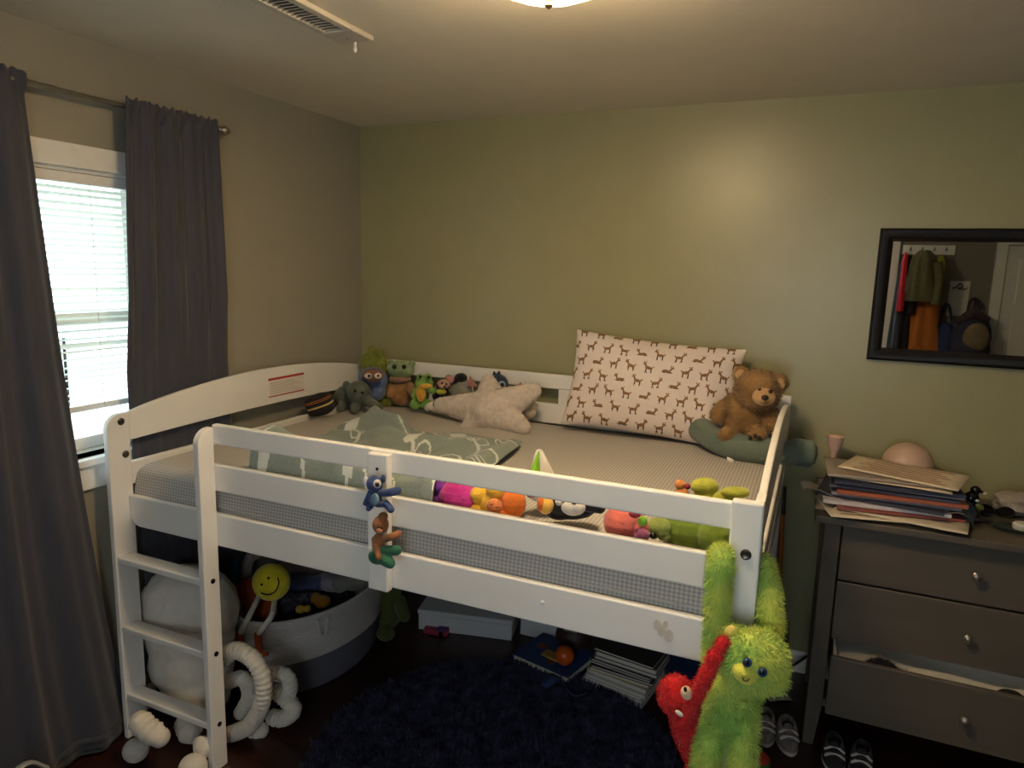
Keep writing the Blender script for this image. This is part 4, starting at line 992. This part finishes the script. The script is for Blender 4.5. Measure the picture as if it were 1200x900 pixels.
me = bpy.data.meshes.new('pile'); me.from_pydata(rb.v, [], me_fs+tri); me.materials.append(rugm)
o = bpy.data.objects.new('pile', me); C.objects.link(o); o.parent = t; o['kind'] = 'stuff'

# ================================================================== dresser
dk = mat('dresser_grey_brown', (88, 80, 71), .45, var=.05, scale=4, stretch=(.5, 6, 6))
dki = mat('drawer_white', (205, 203, 198), .6, var=.02)
knob_m = mat('pewter_knob', (150, 142, 132), .3, metal=.8, var=.04)
DX0, DX1, DYF, DYB, DZ = .085, 1.42, 2.64, 3.12, .905
t = thing('dresser', 'dark grey-brown dresser with its lowest visible drawer pulled open', 'dresser', ((DX0+DX1)/2, (DYF+DYB)/2, 0), world=True)
part(t, 'top', MB().bb((DX0-.035, DYF-.045, DZ-.026), (DX1+.035, DYB, DZ)), dk, smooth=False, bevel=.004)
def leg(x0, x1, y0, y1, inner):
    # square leg whose inner side tapers below the drawers
    xi = x1 if inner > 0 else x0; tp = -.018*inner
    v = []
    for (z, d_) in ((0, tp), (.17, 0), (DZ-.026, 0)):
        a, b = (x0, x1+d_) if inner > 0 else (x0+d_, x1)
        v += [(a, y0, z), (b, y0, z), (b, y1, z), (a, y1, z)]
    f = [(3, 2, 1, 0), (8, 9, 10, 11)]+[(j*4+k, j*4+(k+1) % 4, (j+1)*4+(k+1) % 4, (j+1)*4+k) for j in range(2) for k in range(4)]
    return part(t, 'leg', MB().add(v, f), dk, smooth=False, bevel=.003)
for (a, b, i_) in ((DX0, DX0+.055, 1), (DX1-.055, DX1, -1)):
    leg(a, b, DYF, DYF+.055, i_); leg(a, b, DYB-.055, DYB, i_)
for x in (DX0+.012, DX1-.028): part(t, 'side_panel', MB().bb((x, DYF+.055, .16), (x+.016, DYB-.055, DZ-.026)), dk, smooth=False)
part(t, 'back_panel', MB().bb((DX0+.055, DYB-.02, .16), (DX1-.055, DYB-.01, DZ-.026)), dk, smooth=False)
part(t, 'bottom_rail', MB().bb((DX0+.055, DYF+.02, .155), (DX1-.055, DYF+.045, .185)), dk, smooth=False)
def drawer(z0, z1, pull):
    y = DYF+.004-pull; x0, x1 = DX0+.060, DX1-.060
    d_ = part(t, 'drawer', MB().bb((x0, y, z0), (x1, y+.020, z1)), dk, smooth=False, bevel=.003)
    m = MB(); a, b, c_, e_ = x0+.012, x1-.012, y+.020, y+.44
    m.bb((a, c_, z0+.012), (b, e_, z0+.022)); m.bb((a, c_, z0+.022), (a+.012, e_, z1-.03)); m.bb((b-.012, c_, z0+.022), (b, e_, z1-.03)); m.bb((a, e_-.012, z0+.022), (b, e_, z1-.03)); m.bb((a, c_, z0+.022), (b, c_+.012, z1-.012))
    part(t, 'drawer_box', m, dki, smooth=False, under=d_)
    for x in (.555, 1.02):
        part(t, 'knob', MB().lathe([(.009, 0), (.008, .012), (.012, .016), (.0165, .022), (.0165, .028), (.010, .034), (0, .035)], c=(x, y, (z0+z1)/2), n=20, rot=(PI/2, 0, 0)), knob_m, under=d_)
    return y
drawer(.665, .872, 0); drawer(.437, .657, 0); yd = drawer(.205, .425, .115)
# clothes poking out
dkc = mat('dark_cloth', (30, 28, 27), .95, var=.2, scale=60, bump=.4)
x0_, x1_ = DX0+.086, DX1-.086
def fold_(s, q): return (x0_+(x1_-x0_)*s, yd+.036+.30*q, .372+.012*math.sin(9*s+4*q)*math.sin(3*q)-.03*max(0, .12-min(s, 1-s))/.12+.006*math.sin(25*s))
fm_ = MB().grid(fold_, 60, 14); fm_.sub(((x0_+x1_)/2, yd+.15, .30))
solo('folded_sheet', fm_, mat('white_cloth', (222, 220, 216), .9, var=.03), 'white folded cloth filling the open drawer of the dresser', 'cloth', loc=((x0_+x1_)/2, yd+.15, .30), thick=.02)
b = blob(.004, dict(n=2500, l=.014, w=.0012)); q = at(1035, 770, Y=yd+.05); q.z = .385
b.ell((0, 0, .012), (.05, .024, .03)); b.ell((.05, 0, .0), (.05, .022, .016)); b.ell((.10, 0, -.004), (.03, .02, .012))
solo('sock_bundle', b, dkc, 'dark fuzzy bundle sticking out of the open drawer near its end', 'clothes', loc=tuple(q))
b = blob(.005); q = at(1185, 808, Y=yd+.05); q.z = .39; b.ell((0, 0, .01), (.04, .022, .022)); b.ell((.07, .0, .004), (.06, .024, .016))
solo('sock_bundle', b, dkc, 'dark rolled clothing showing at the middle of the open drawer', 'clothes', loc=tuple(q))

# ---- papers and magazines on the dresser
pcols = [(196, 176, 160), (120, 170, 166), (210, 198, 176), (206, 194, 172), (140, 74, 66), (206, 200, 206), (52, 50, 66), (130, 128, 138), (168, 92, 66), (84, 82, 98), (160, 150, 160), (52, 56, 76), (214, 196, 170), (150, 140, 132), (216, 200, 176)]
pn = ['pinkish sheet', 'teal folder', 'cream printed page', 'ivory letter', 'red-edged magazine', 'thick white magazine', 'navy magazine', 'grey-blue magazine', 'orange-red magazine', 'indigo magazine', 'pale mauve magazine', 'dark slate magazine', 'cream flyer', 'grey printed flyer', 'beige newspaper']
ph = [.004, .006, .003, .005, .010, .014, .012, .012, .014, .010, .010, .012, .006, .006, .006]
z = DZ+.0005; cx, cy = .285, 2.80
for i in range(15):
    w, dd = (.40, .27) if i not in (2, 12, 14) else (.38, .25)
    ox, oy, rz = R_.uniform(-.03, .03), R_.uniform(-.018, .018), R_.uniform(-.15, .15)
    if i == 0: ox, oy = -.03, -.01
    if i == 2: ox, oy, rz = -.03, -.075, .24
    if i == 3: ox, oy, rz = .05, -.055, -.20
    if i == 12: ox, oy, rz = -.0, -.02, -.12
    if i == 14: ox, oy, rz = .045, .02, -.30
    h = ph[i]
    lab = '%s in the dresser paper heap, %s' % (pn[i], 'lowest of all' if i == 0 else 'topmost of all' if i == 14 else 'just over the %s' % pn[i-1])
    t = thing('magazine' if 'magazine' in pn[i] else 'paper_sheet', lab, 'magazine' if 'magazine' in pn[i] else 'paper', (cx+ox, cy+oy, z), rz, 'papers heaped on the dresser')
    cm = mat('paper_%d' % i, pcols[i], .6, var=.06)
    if h > .008:
        part(t, 'cover', MB().box((0, 0, h-.0006), (w, dd, .0012)).box((0, 0, .0006), (w, dd, .0012)).box((0, -dd/2+.0006, h/2), (w, .0012, h)), cm, smooth=False)
        part(t, 'pages', MB().box((0, .001, h/2), (w-.004, dd-.006, h-.0028)), mat('magazine_pages', (190, 180, 172), .8, col2=(120, 116, 128), scale=4, stretch=(2, 1, 240)), smooth=False)
    else:
        def sheet_fn(s, q, w=w, dd=dd, i=i, h=h): return ((s-.5)*w, (q-.5)*dd, h*.5+(.35*h)*math.sin(3*s+2*q+i))
        part(t, 'sheet', MB().grid(sheet_fn, 12, 8), mat('paper_%d' % i, pcols[i], .6, var=.06), thick=max(.0008, h*.25))
        if i in (2, 12, 13, 14):
            pr = MB()
            for k in range(7):
                a_ = -w*.40; pr.grid(lambda s, q, k=k: ((s-.5)*w*(.78-.1*(k % 3)), -dd*.36+k*dd*.115+q*dd*.05, sheet_fn((s-.5)*(.78-.1*(k % 3))+.5, .14+k*.115+q*.05)[2]+h*.14+.0006), 10, 1)
            part(t, 'printing', pr, mat('ink_%d' % i, (150, 128, 116) if i != 14 else (170, 130, 110), .8, var=.3, scale=18))
    z += h+.001
PT = z
def crumple(name, label, cat, c, r, m, seed, n=3, **k):
    rr2 = random.Random(seed); b = MB(); b.ell((0, 0, 0), r, n=22)
    b.v = [tuple(Vector(v)*(1+rr2.uniform(-.16, .16))) for v in b.v]
    return solo(name, b, m, label, cat, loc=c, autos=True, **k)
g = MB().grid(lambda s, q: (.10*(s-.5)*1.1, .10*(q-.5), .018*math.sin(4*s+1)+.014*math.cos(5*q)), 14, 12)
solo('paper_scrap', g, mat('scrap_grey', (170, 160, 140), .8, var=.15, scale=40), 'curled grey-cream paper scrap jutting from the paper heap over the dresser edge', 'paper', loc=(.06, 2.72, DZ+.055), rot=(.1, -.12, .3), thick=.001)
g = MB().grid(lambda s, q: (.09*(s-.5), .14*(q-.5), .03*math.sin(3*s)+.01*math.cos(6*q)), 14, 12)
solo('paper_scrap', g, mat('scrap_dark', (120, 116, 108), .7, col2=(54, 66, 92), scale=20), 'crumpled grey and blue packet at the end of the paper heap by the figurine', 'packet', loc=(.505, 2.735, DZ+.028), rot=(.1, .35, -.2), thick=.001)

# small things on the dresser
t = thing('egg_cup', 'tiny pale pink cup standing behind the paper heap on the dresser', 'cup', (.105, 3.03, DZ))
part(t, 'bowl', MB().lathe([(.030, 0), (.030, .008), (.012, .02), (.012, .13), (.026, .165), (.033, .20), (.030, .20), (.012, .17), (0, .165)], n=24), mat('pink_ceramic', (206, 172, 160), .4))
t = thing('night_light', 'round pinkish globe night light behind the paper heap on the dresser', 'lamp', (.365, 3.02, DZ))
part(t, 'globe', MB().lathe([(.05, .012)]+[(.092*math.sin(a), .115-.092*math.cos(a)) for a in [PI*k/18 for k in range(4, 19)]], n=32), mat('pink_globe', (196, 164, 146), .4, var=.02))
part(t, 'base', MB().lathe([(.055, 0), (.055, .014), (.05, .018), (0, .018)], n=28), mat('pink_ceramic', (206, 172, 160), .4))
fg = at(1135, 608, Z=DZ)
t = thing('figurine', 'small glossy black bird figurine on a dark base beside the papers', 'figurine', tuple(fg))
b = blob(.0025); b.ell((0, 0, .075), (.026, .022, .026)); b.ell((.008, -.005, .108), (.017, .016, .016)); b.limb([(.016, -.008, .11), (.034, -.015, .103)], [.007, .003]); b.limb([(-.01, 0, .07), (-.04, .01, .055)], [.016, .006])
part(t, 'bird', b, black_gl)
part(t, 'beak_tip', MB().ell((.034, -.015, .103), (.006, .004, .004)), mat('figurine_white', (210, 206, 196), .4))
part(t, 'wing_spot', MB().ell((.014, -.021, .075), (.006, .003, .005)), mat('figurine_white', (210, 206, 196), .4))
b = blob(.003); b.ell((0, 0, .022), (.034, .03, .024)); b.ell((0, 0, .045), (.022, .02, .02)); b.ell((.03, -.01, .008), (.05, .02, .008)); part(t, 'base', b, mat('figurine_base', (40, 34, 28), .35, var=.3, scale=60))
part(t, 'leaf', MB().ell((.024, -.012, .052), (.016, .006, .012), rot=(0, .6, 0)), mat('figurine_green', (96, 100, 36), .4))
gl = at(1165, 605, Z=DZ)
t = thing('sunglasses', 'folded dark glasses lying on the dresser between figurine and crumpled bag', 'glasses', tuple(gl))
fr = MB()
for s_ in (-1, 1): fr.tube([(s_*.032+.026*math.cos(a), .0, .020+.018*math.sin(a)) for a in [2*PI*k/20 for k in range(21)]], .003, n=6)
fr.tube([(-.008, 0, .024), (.008, 0, .024)], .0028, n=6)
part(t, 'frame', fr, black_gl)
for s_ in (-1, 1):
    part(t, 'lens', MB().lathe([(.025, -.0008), (.025, .0008), (0, .0008)], c=(s_*.032, 0, .020), n=20, sy=.7, rot=(PI/2, 0, 0)), mat('dark_lens', (30, 26, 24), .1))
    part(t, 'temple', MB().tube([(s_*.058, .002, .024), (s_*.03, .03+.008*s_, .008), (-s_*.045, .03+.01*s_, .004)], .0026, n=6), black_gl)
bag = mat('crumpled_plastic', (150, 140, 130), .35, var=.15, scale=30)
q = at(1192, 590, Z=DZ+.04)
crumple('plastic_bag', 'crumpled pale plastic bag on the dresser at the frame edge', 'bag', (q.x+.02, q.y, DZ+.038), (.095, .06, .042), bag, 4)
q = at(1192, 622, Z=DZ)
t = thing('toy_boat', 'small dark tray with a white puck on it at the dresser edge', 'tray', tuple(q))
part(t, 'tray', MB().lathe([(.055, 0), (.065, .012), (.062, .014), (.05, .006), (0, .005)], n=28, sx=1.2, sy=.7), mat('dark_teal', (38, 48, 46), .4))
part(t, 'puck', MB().lathe([(.022, .006), (.026, .012), (.026, .024), (.02, .03), (0, .031)], c=(.01, 0, 0), n=24), mat('figurine_white', (210, 206, 196), .4))
q = at(1203, 578, Z=DZ)
t = thing('jar', 'amber jar with a yellow lid at the edge of the photo on the dresser', 'jar', (q.x+.005, 3.03, DZ))
part(t, 'glass', MB().lathe([(.038, 0), (.042, .006), (.042, .075), (.036, .088), (0, .088)], n=28), mat('amber_jar', (170, 96, 30), .2))
part(t, 'lid', MB().lathe([(.043, .088), (.044, .092), (.044, .135), (.040, .14), (0, .14)], n=28), mat('yellow_lid', (224, 156, 24), .4))

# ================================================================== mirror and what it shows
MX0, MX1, MZ0_, MZ1_ = .190, .92, 1.412, 1.928
fm = mat('espresso_frame', (26, 22, 22), .25, var=.05)
t = thing('mirror', 'rectangular wall mirror in a dark espresso frame above the dresser', 'mirror', ((MX0+MX1)/2, D, MZ0_), world=True)
fw = .052; prof = [(0, 0), (0, .018), (.010, .026), (.030, .024), (.046, .012), (.052, .006), (.052, 0)]
fr = MB(); cs = [(MX0, MZ0_, 1, 1), (MX1, MZ0_, -1, 1), (MX1, MZ1_, -1, -1), (MX0, MZ1_, 1, -1)]; vs = []; n = len(prof)
for (x, z, sx, sz) in cs: vs += [(x+sx*a, D-b, z+sz*a) for a, b in prof]
fr.add(vs, [(c*n+k, c*n+k+1, ((c+1) % 4)*n+k+1, ((c+1) % 4)*n+k) for c in range(4) for k in range(n-1)])
part(t, 'frame', fr, fm, autos=True)
mm = bpy.data.materials.new('mirror_silver'); mm.use_nodes = True; q = mm.node_tree.nodes['Principled BSDF']
q.inputs['Metallic'].default_value = 1; q.inputs['Roughness'].default_value = .015; q.inputs['Base Color'].default_value = (.82, .84, .82, 1)
part(t, 'mirror_glass', MB().bb((MX0+.05, D-.008, MZ0_+.05), (MX1-.05, D-.003, MZ1_-.05)), mm, smooth=False)
# coats on a hook rail on the front wall (seen in the mirror)
t = thing('coat_rack', 'white hook rail on the wall holding the coats, seen in the mirror', 'coat rack', (.80, YF, 1.98), world=True)
part(t, 'board', MB().bb((.62, YF, 1.95), (1.02, YF+.02, 2.03)), trim_m, smooth=False, bevel=.003)
for x in (.68, .77, .86, .95): part(t, 'hook', MB().tube(spline([(x, YF+.02, 1.99), (x, YF+.06, 1.985), (x, YF+.075, 2.01)], 5), .006, n=8), steel)
def coat(name, label, x, y, w, zt, zb, dpt, m, seed, cat='jacket', flare=.25):
    def fn(s, q):
        a = 2*PI*s; sh = min(1, .25+q*5)**.6
        ww = w*(.62+flare*q)*sh; z = zt+(zb-zt)*q; f_ = 1+.10*math.sin(5*a+seed+3*q)+.06*math.sin(9*a+seed*2)
        return (ww*.5*math.cos(a)*f_, dpt*.5*math.sin(a)*f_*sh+.0, z)
    t = thing(name, label, cat, (x, y, zt), world=False)
    mb = MB().grid(lambda s, q: (fn(s, q)[0], fn(s, q)[1], fn(s, q)[2]-zt), 48, 30)
    part(t, 'body', mb, m)
    return t, fn
t, _ = coat('jacket', 'olive green jacket hanging on the hooks, seen at the mirror edge', .77, YF+.22, .27, 1.98, 1.55, .15, mat('olive_cloth', (96, 92, 62), .9), 1)
part(t, 'sleeve', MB().tube(spline([(.10, .03, -.10), (.13, .04, -.25), (.12, .04, -.45)], 6), [.035]*13, n=12), MATS['olive_cloth'])
t, _ = coat('jacket', 'orange-brown jacket hanging below the olive one, seen in the mirror', .83, YF+.10, .27, 1.95, 1.0, .13, mat('rust_cloth', (176, 104, 44), .9), 2, flare=.5)
part(t, 'sleeve', MB().tube(spline([(-.08, .03, -.06), (-.12, .04, -.3), (-.13, .04, -.55)], 6), [.034]*13, n=12), MATS['rust_cloth'])
t, _ = coat('jacket', 'black coat hanging nearest the white door trim, seen in the mirror', .66, YF+.12, .19, 1.94, .95, .15, mat('black_cloth', (28, 27, 32), .9), 3)
part(t, 'sleeve', MB().tube(spline([(.05, .05, -.08), (.07, .06, -.3), (.06, .06, -.5)], 6), [.032]*13, n=12), MATS['black_cloth'])
coat('scarf', 'red scarf hanging beside the white door trim, seen in the mirror', .632, YF+.235, .06, 1.96, 1.46, .05, mat('red_cloth', (190, 30, 44), .9), 4, cat='scarf')
coat('jacket', 'small yellow-green vest peeking out behind the olive jacket in the mirror', .905, YF+.13, .10, 1.94, 1.62, .09, mat('chartreuse_cloth', (170, 176, 50), .9), 5)
# paper with an ink doodle
t = thing('wall_paper_drawing', 'white sheet with a black ink doodle pinned up, seen in the mirror', 'drawing', (1.09, YF+.001, 1.58))
part(t, 'sheet', MB().box((0, .001, 0), (.15, .002, .30)), mat('sheet_white', (214, 212, 206), .8, var=.02), smooth=False)
ink = MB().tube(spline([(-.055, .004, .085), (-.02, .004, .10), (0, .004, .13), (.02, .004, .10), (-.01, .004, .088), (.03, .004, .08), (.06, .004, .095)], 8), .005, n=6)
part(t, 'ink_doodle', ink, blk_thread)
t = thing('backpack', 'khaki and navy backpack hanging on the wall, seen in the mirror', 'backpack', (1.20, YF+.13, 1.16))
kh = mat('khaki_cloth', (128, 112, 84), .9); nvc = mat('navy_cloth', (44, 48, 74), .9)
b = blob(.010); b.ell((0, 0, .10), (.15, .10, .22)); b.ell((0, .02, .0), (.15, .11, .14)); part(t, 'bag', b, nvc)
b = blob(.008); b.ell((.02, .09, .10), (.10, .05, .13)); part(t, 'front_pocket', b, kh)
b = blob(.008); b.limb([(-.10, .04, .24), (-.02, .07, .31), (.08, .05, .26)], [.035, .045, .035]); part(t, 'top_flap', b, mat('aubergine_cloth', (70, 58, 66), .9))
part(t, 'strap', MB().tube(spline([(-.05, 0, .28), (-.03, -.06, .40), (.02, -.10, .42), (.05, -.05, .34)], 6), .012, n=8), nvc)
t = thing('tote_bag', 'dark blue cloth bag hanging beside the backpack, seen in the mirror', 'bag', (1.01, YF+.075, 1.05))
b = blob(.010); b.ell((0, 0, .13), (.10, .07, .20)); b.ell((0, 0, .02), (.11, .08, .12)); part(t, 'bag', b, mat('blue_cloth_bag', (40, 54, 100), .9))
part(t, 'strap', MB().tube(spline([(-.05, 0, .30), (-.02, -.05, .46), (.02, -.06, .46), (.05, 0, .30)], 6), .010, n=8), MATS['blue_cloth_bag'])
solo('wall_hook', MB().tube(spline([(0, 0, 0), (0, .03, -.005), (0, .045, .015)], 5), .006, n=8), steel, 'steel wall hook carrying the khaki backpack, seen in the mirror', 'hook', loc=(1.22, YF, 1.585))
solo('wall_hook', MB().tube(spline([(0, 0, 0), (0, .03, -.005), (0, .045, .015)], 5), .006, n=8), steel, 'steel wall hook carrying the dark blue bag, seen in the mirror', 'hook', loc=(1.01, YF, 1.505))

# ================================================================== on the floor by the dresser
def shoe(label, px, py, rz, m_up, group, l=.15, w=.078, hh=.066, name='sneaker'):
    q = at(px, py, Z=0)
    t = thing(name, label, 'shoe', (q.x, q.y, 0), rz, group)
    def outline(a, s=1): 
        y = -math.cos(a)*l/2; x = math.sin(a)*w/2*(1-.16*math.sin(a*1.0+.4)*0+.10*math.cos(a)*-1); return (x*s, y*s)
    N = 40; pl = [outline(2*PI*k/N) for k in range(N)]
    part(t, 'sole', MB().prism(pl, 'z', 0, .018), mat('sole_white', (190, 186, 180), .7, var=.05), bevel=.004)
    def up(s, q_):
        a = 2*PI*s; x, y = outline(a, .97); k = (y+l/2)/l   # k 0 at toe, 1 at heel
        top = .030+(hh-.030)*min(1, max(0, (k-.12)/.45))
        tt = q_*PI/2*.98; inx = 1-.42*(1-math.cos(tt)) if k > .38 else 1-.62*(1-math.cos(tt))
        yy = y*inx+(.0 if k < .4 else 0)+.018*(1-math.cos(tt))
        return (x*inx, yy, .016+top*math.sin(tt))
    part(t, 'upper', MB().grid(up, 48, 12), m_up, thick=.003)
    part(t, 'insole', MB().prism([(x*.8, y*.8+.008) for x, y in pl], 'z', .019, .024), mat('insole_dark', (52, 50, 52), .9))
    tg_ = MB().grid(lambda s, q_: (.034*(s-.5)*(1-.2*q_), -.045+.055*q_, .046+.028*q_+.006*math.sin(PI*s)), 8, 8); part(t, 'tongue', tg_, m_up, thick=.004)
    for k in range(2):
        sp = MB().grid(lambda s, q_, k=k: ((s-.5)*w*.86, -.040+.024*k+.014*q_, .042+.010*k+.016*math.sin(PI*s)), 14, 3); part(t, 'strap', sp, mat('strap_white', (206, 202, 198), .6, var=.03), thick=.004)
    return t
gs = mat('shoe_grey', (120, 112, 110), .8, var=.1, scale=50)
shoe('small grey sneaker with white straps on the floor, nearer the green monkey', 896, 862, .10, gs, 'grey sneakers by the dresser leg')
shoe('small grey sneaker with white straps on the floor, nearer the dresser leg', 922, 872, .22, gs, 'grey sneakers by the dresser leg')
ds = mat('shoe_dark', (40, 38, 42), .8, var=.1)
shoe('dark shoe with white rim under the dresser front, nearer the dresser leg', 976, 893, .05, ds, 'dark shoes under the dresser')
shoe('dark shoe with white rim under the dresser front, farther from the dresser leg', 1008, 902, -.05, ds, 'dark shoes under the dresser')
q = at(886, 893, Z=.03)
b = MB().ell((0, 0, 0), (.05, .045, .036), n=24, mi=0); b.m = [1 if (sum(b.v[i][2] for i in f_)/len(f_)) > .012 else 0 for f_ in b.f]
solo('toy_ball', b, [mat('toy_green', (60, 110, 40), .6), mat('toy_red', (176, 56, 40), .6)], 'small green and red soft ball on the floor behind the green monkey', 'ball', loc=(q.x, q.y, .036))
q = at(911, 816, Z=.002)
solo('paper_card', MB().grid(lambda s, q_: ((s-.5)*.10, (q_-.5)*.07, .004+.004*math.sin(3*s)), 8, 6), mat('card_grey', (168, 166, 170), .7), 'small grey paper card lying on the floor behind the lime monkey', 'paper', loc=(q.x, q.y, 0), rot=(0, 0, .5), thick=.0012)
a_, b_ = at(917, 597, Y=3.09), at(911, 735, Y=3.06)
dirv = (b_-a_).normalized(); foot = a_+dirv*((a_.z-.0)/-dirv.z)
t = thing('broom_stick', 'orange-brown wooden stick leaning against the wall behind the right bed post', 'stick', (foot.x, foot.y, 0), world=True)
part(t, 'shaft', MB().tube([a_, foot], .011, n=14), mat('orange_wood', (168, 100, 30), .45, var=.1, stretch=(8, 8, 1)))
part(t, 'grip', MB().tube([a_-dirv*.10, a_+dirv*.02], .0125, n=14), mat('grip_dark', (46, 38, 22), .6))
cdp = [at(893, 648, Y=2.2), at(904, 670, Y=2.3), at(910, 700, Y=2.45), at(913, 735, Y=2.6), at(920, 770, Y=2.8)]
cdp += [at(924, 782, Y=3.0), at(946, 769, Y=3.10)]
solo('power_cord', MB().tube(spline(cdp, 8), .0055, n=8), mat('black_rubber', (18, 17, 17), .6), 'black cord hanging from the bed end and running to the wall by the dresser', 'cord')
b = blob(.004); q = at(917, 742, Y=2.75); b.limb([(0, 0, .05), (.0, 0, -.03), (.01, 0, -.10)], [.022, .028, .02])
t_ = solo('cord_bundle', b, mat('dark_brown_pouch', (40, 28, 22), .8), 'dark brown pouch dangling on the cord behind the lime monkey', 'pouch', loc=tuple(q))
# thing at the bottom corner by the near curtain
q = at(34, 892, X=-2.07)
t = thing('grey_bag', 'light grey and black bag edge at the foot of the near curtain', 'bag', (q.x, q.y, 0), world=True)
b = blob(.006); b.ell((q.x+.02, q.y-.06, q.z*.5-.01), (.07, .10, max(.04, q.z*.5))); part(t, 'body', b, mat('bag_black', (36, 36, 38), .7))
part(t, 'trim', MB().tube(spline([(q.x+.0, q.y-.13, q.z-.03), (q.x, q.y-.06, q.z-.01), (q.x, q.y, q.z-.005), (q.x+.01, q.y+.045, q.z-.05)], 6), .012, n=10, flat=.5), mat('bag_grey', (150, 152, 154), .6))
finish_remesh()
# ================================================================== light, sky, camera
w = bpy.data.worlds.new('sky'); sc.world = w; w.use_nodes = True; nt = w.node_tree
bg = nt.nodes['Background']; bg.inputs['Color'].default_value = (.80, .92, 1.0, 1); bg.inputs['Strength'].default_value = SKY
ld = bpy.data.lights.new('added_fill_light', 'AREA'); ld.shape = 'RECTANGLE'; ld.size = 1.0; ld.size_y = .9; ld.energy = ADDED_FILL; ld.color = (.98, .92, 1.0)  # area light added outside the front wall, cool fill for the bed front
lo = bpy.data.objects.new('added_fill_light', ld); C.objects.link(lo); lo.location = ((FX0+FX1)/2, YF-.16, (FZ0+FZ1)/2); lo.rotation_euler = (PI/2, 0, 0)
MATS['lit_bulb'].node_tree.nodes['Principled BSDF'].inputs['Emission Strength'].default_value = BULB
em = MATS['frosted_glass'].node_tree.nodes['Principled BSDF']; em.inputs['Emission Strength'].default_value = LAMP
cam = bpy.data.cameras.new('camera'); co = bpy.data.objects.new('camera', cam); C.objects.link(co)
cam.sensor_width = 36; cam.sensor_fit = 'HORIZONTAL'; cam.lens = FPX*36/1200; cam.clip_start = .02
M = Matrix.Identity(4)
for i in range(3):
    M[i][0] = _r[i]; M[i][1] = _u[i]; M[i][2] = -_f[i]; M[i][3] = O[i]
co.matrix_world = M; sc.camera = co
vs_ = sc.view_settings; vs_.view_transform = 'Standard'; vs_.look = 'None'; vs_.gamma = 1; vs_.use_curve_mapping = False; vs_.exposure = EXPO
sc.cycles.use_denoising = True; sc.cycles.max_bounces = 10; sc.cycles.diffuse_bounces = 5; sc.cycles.transparent_max_bounces = 16
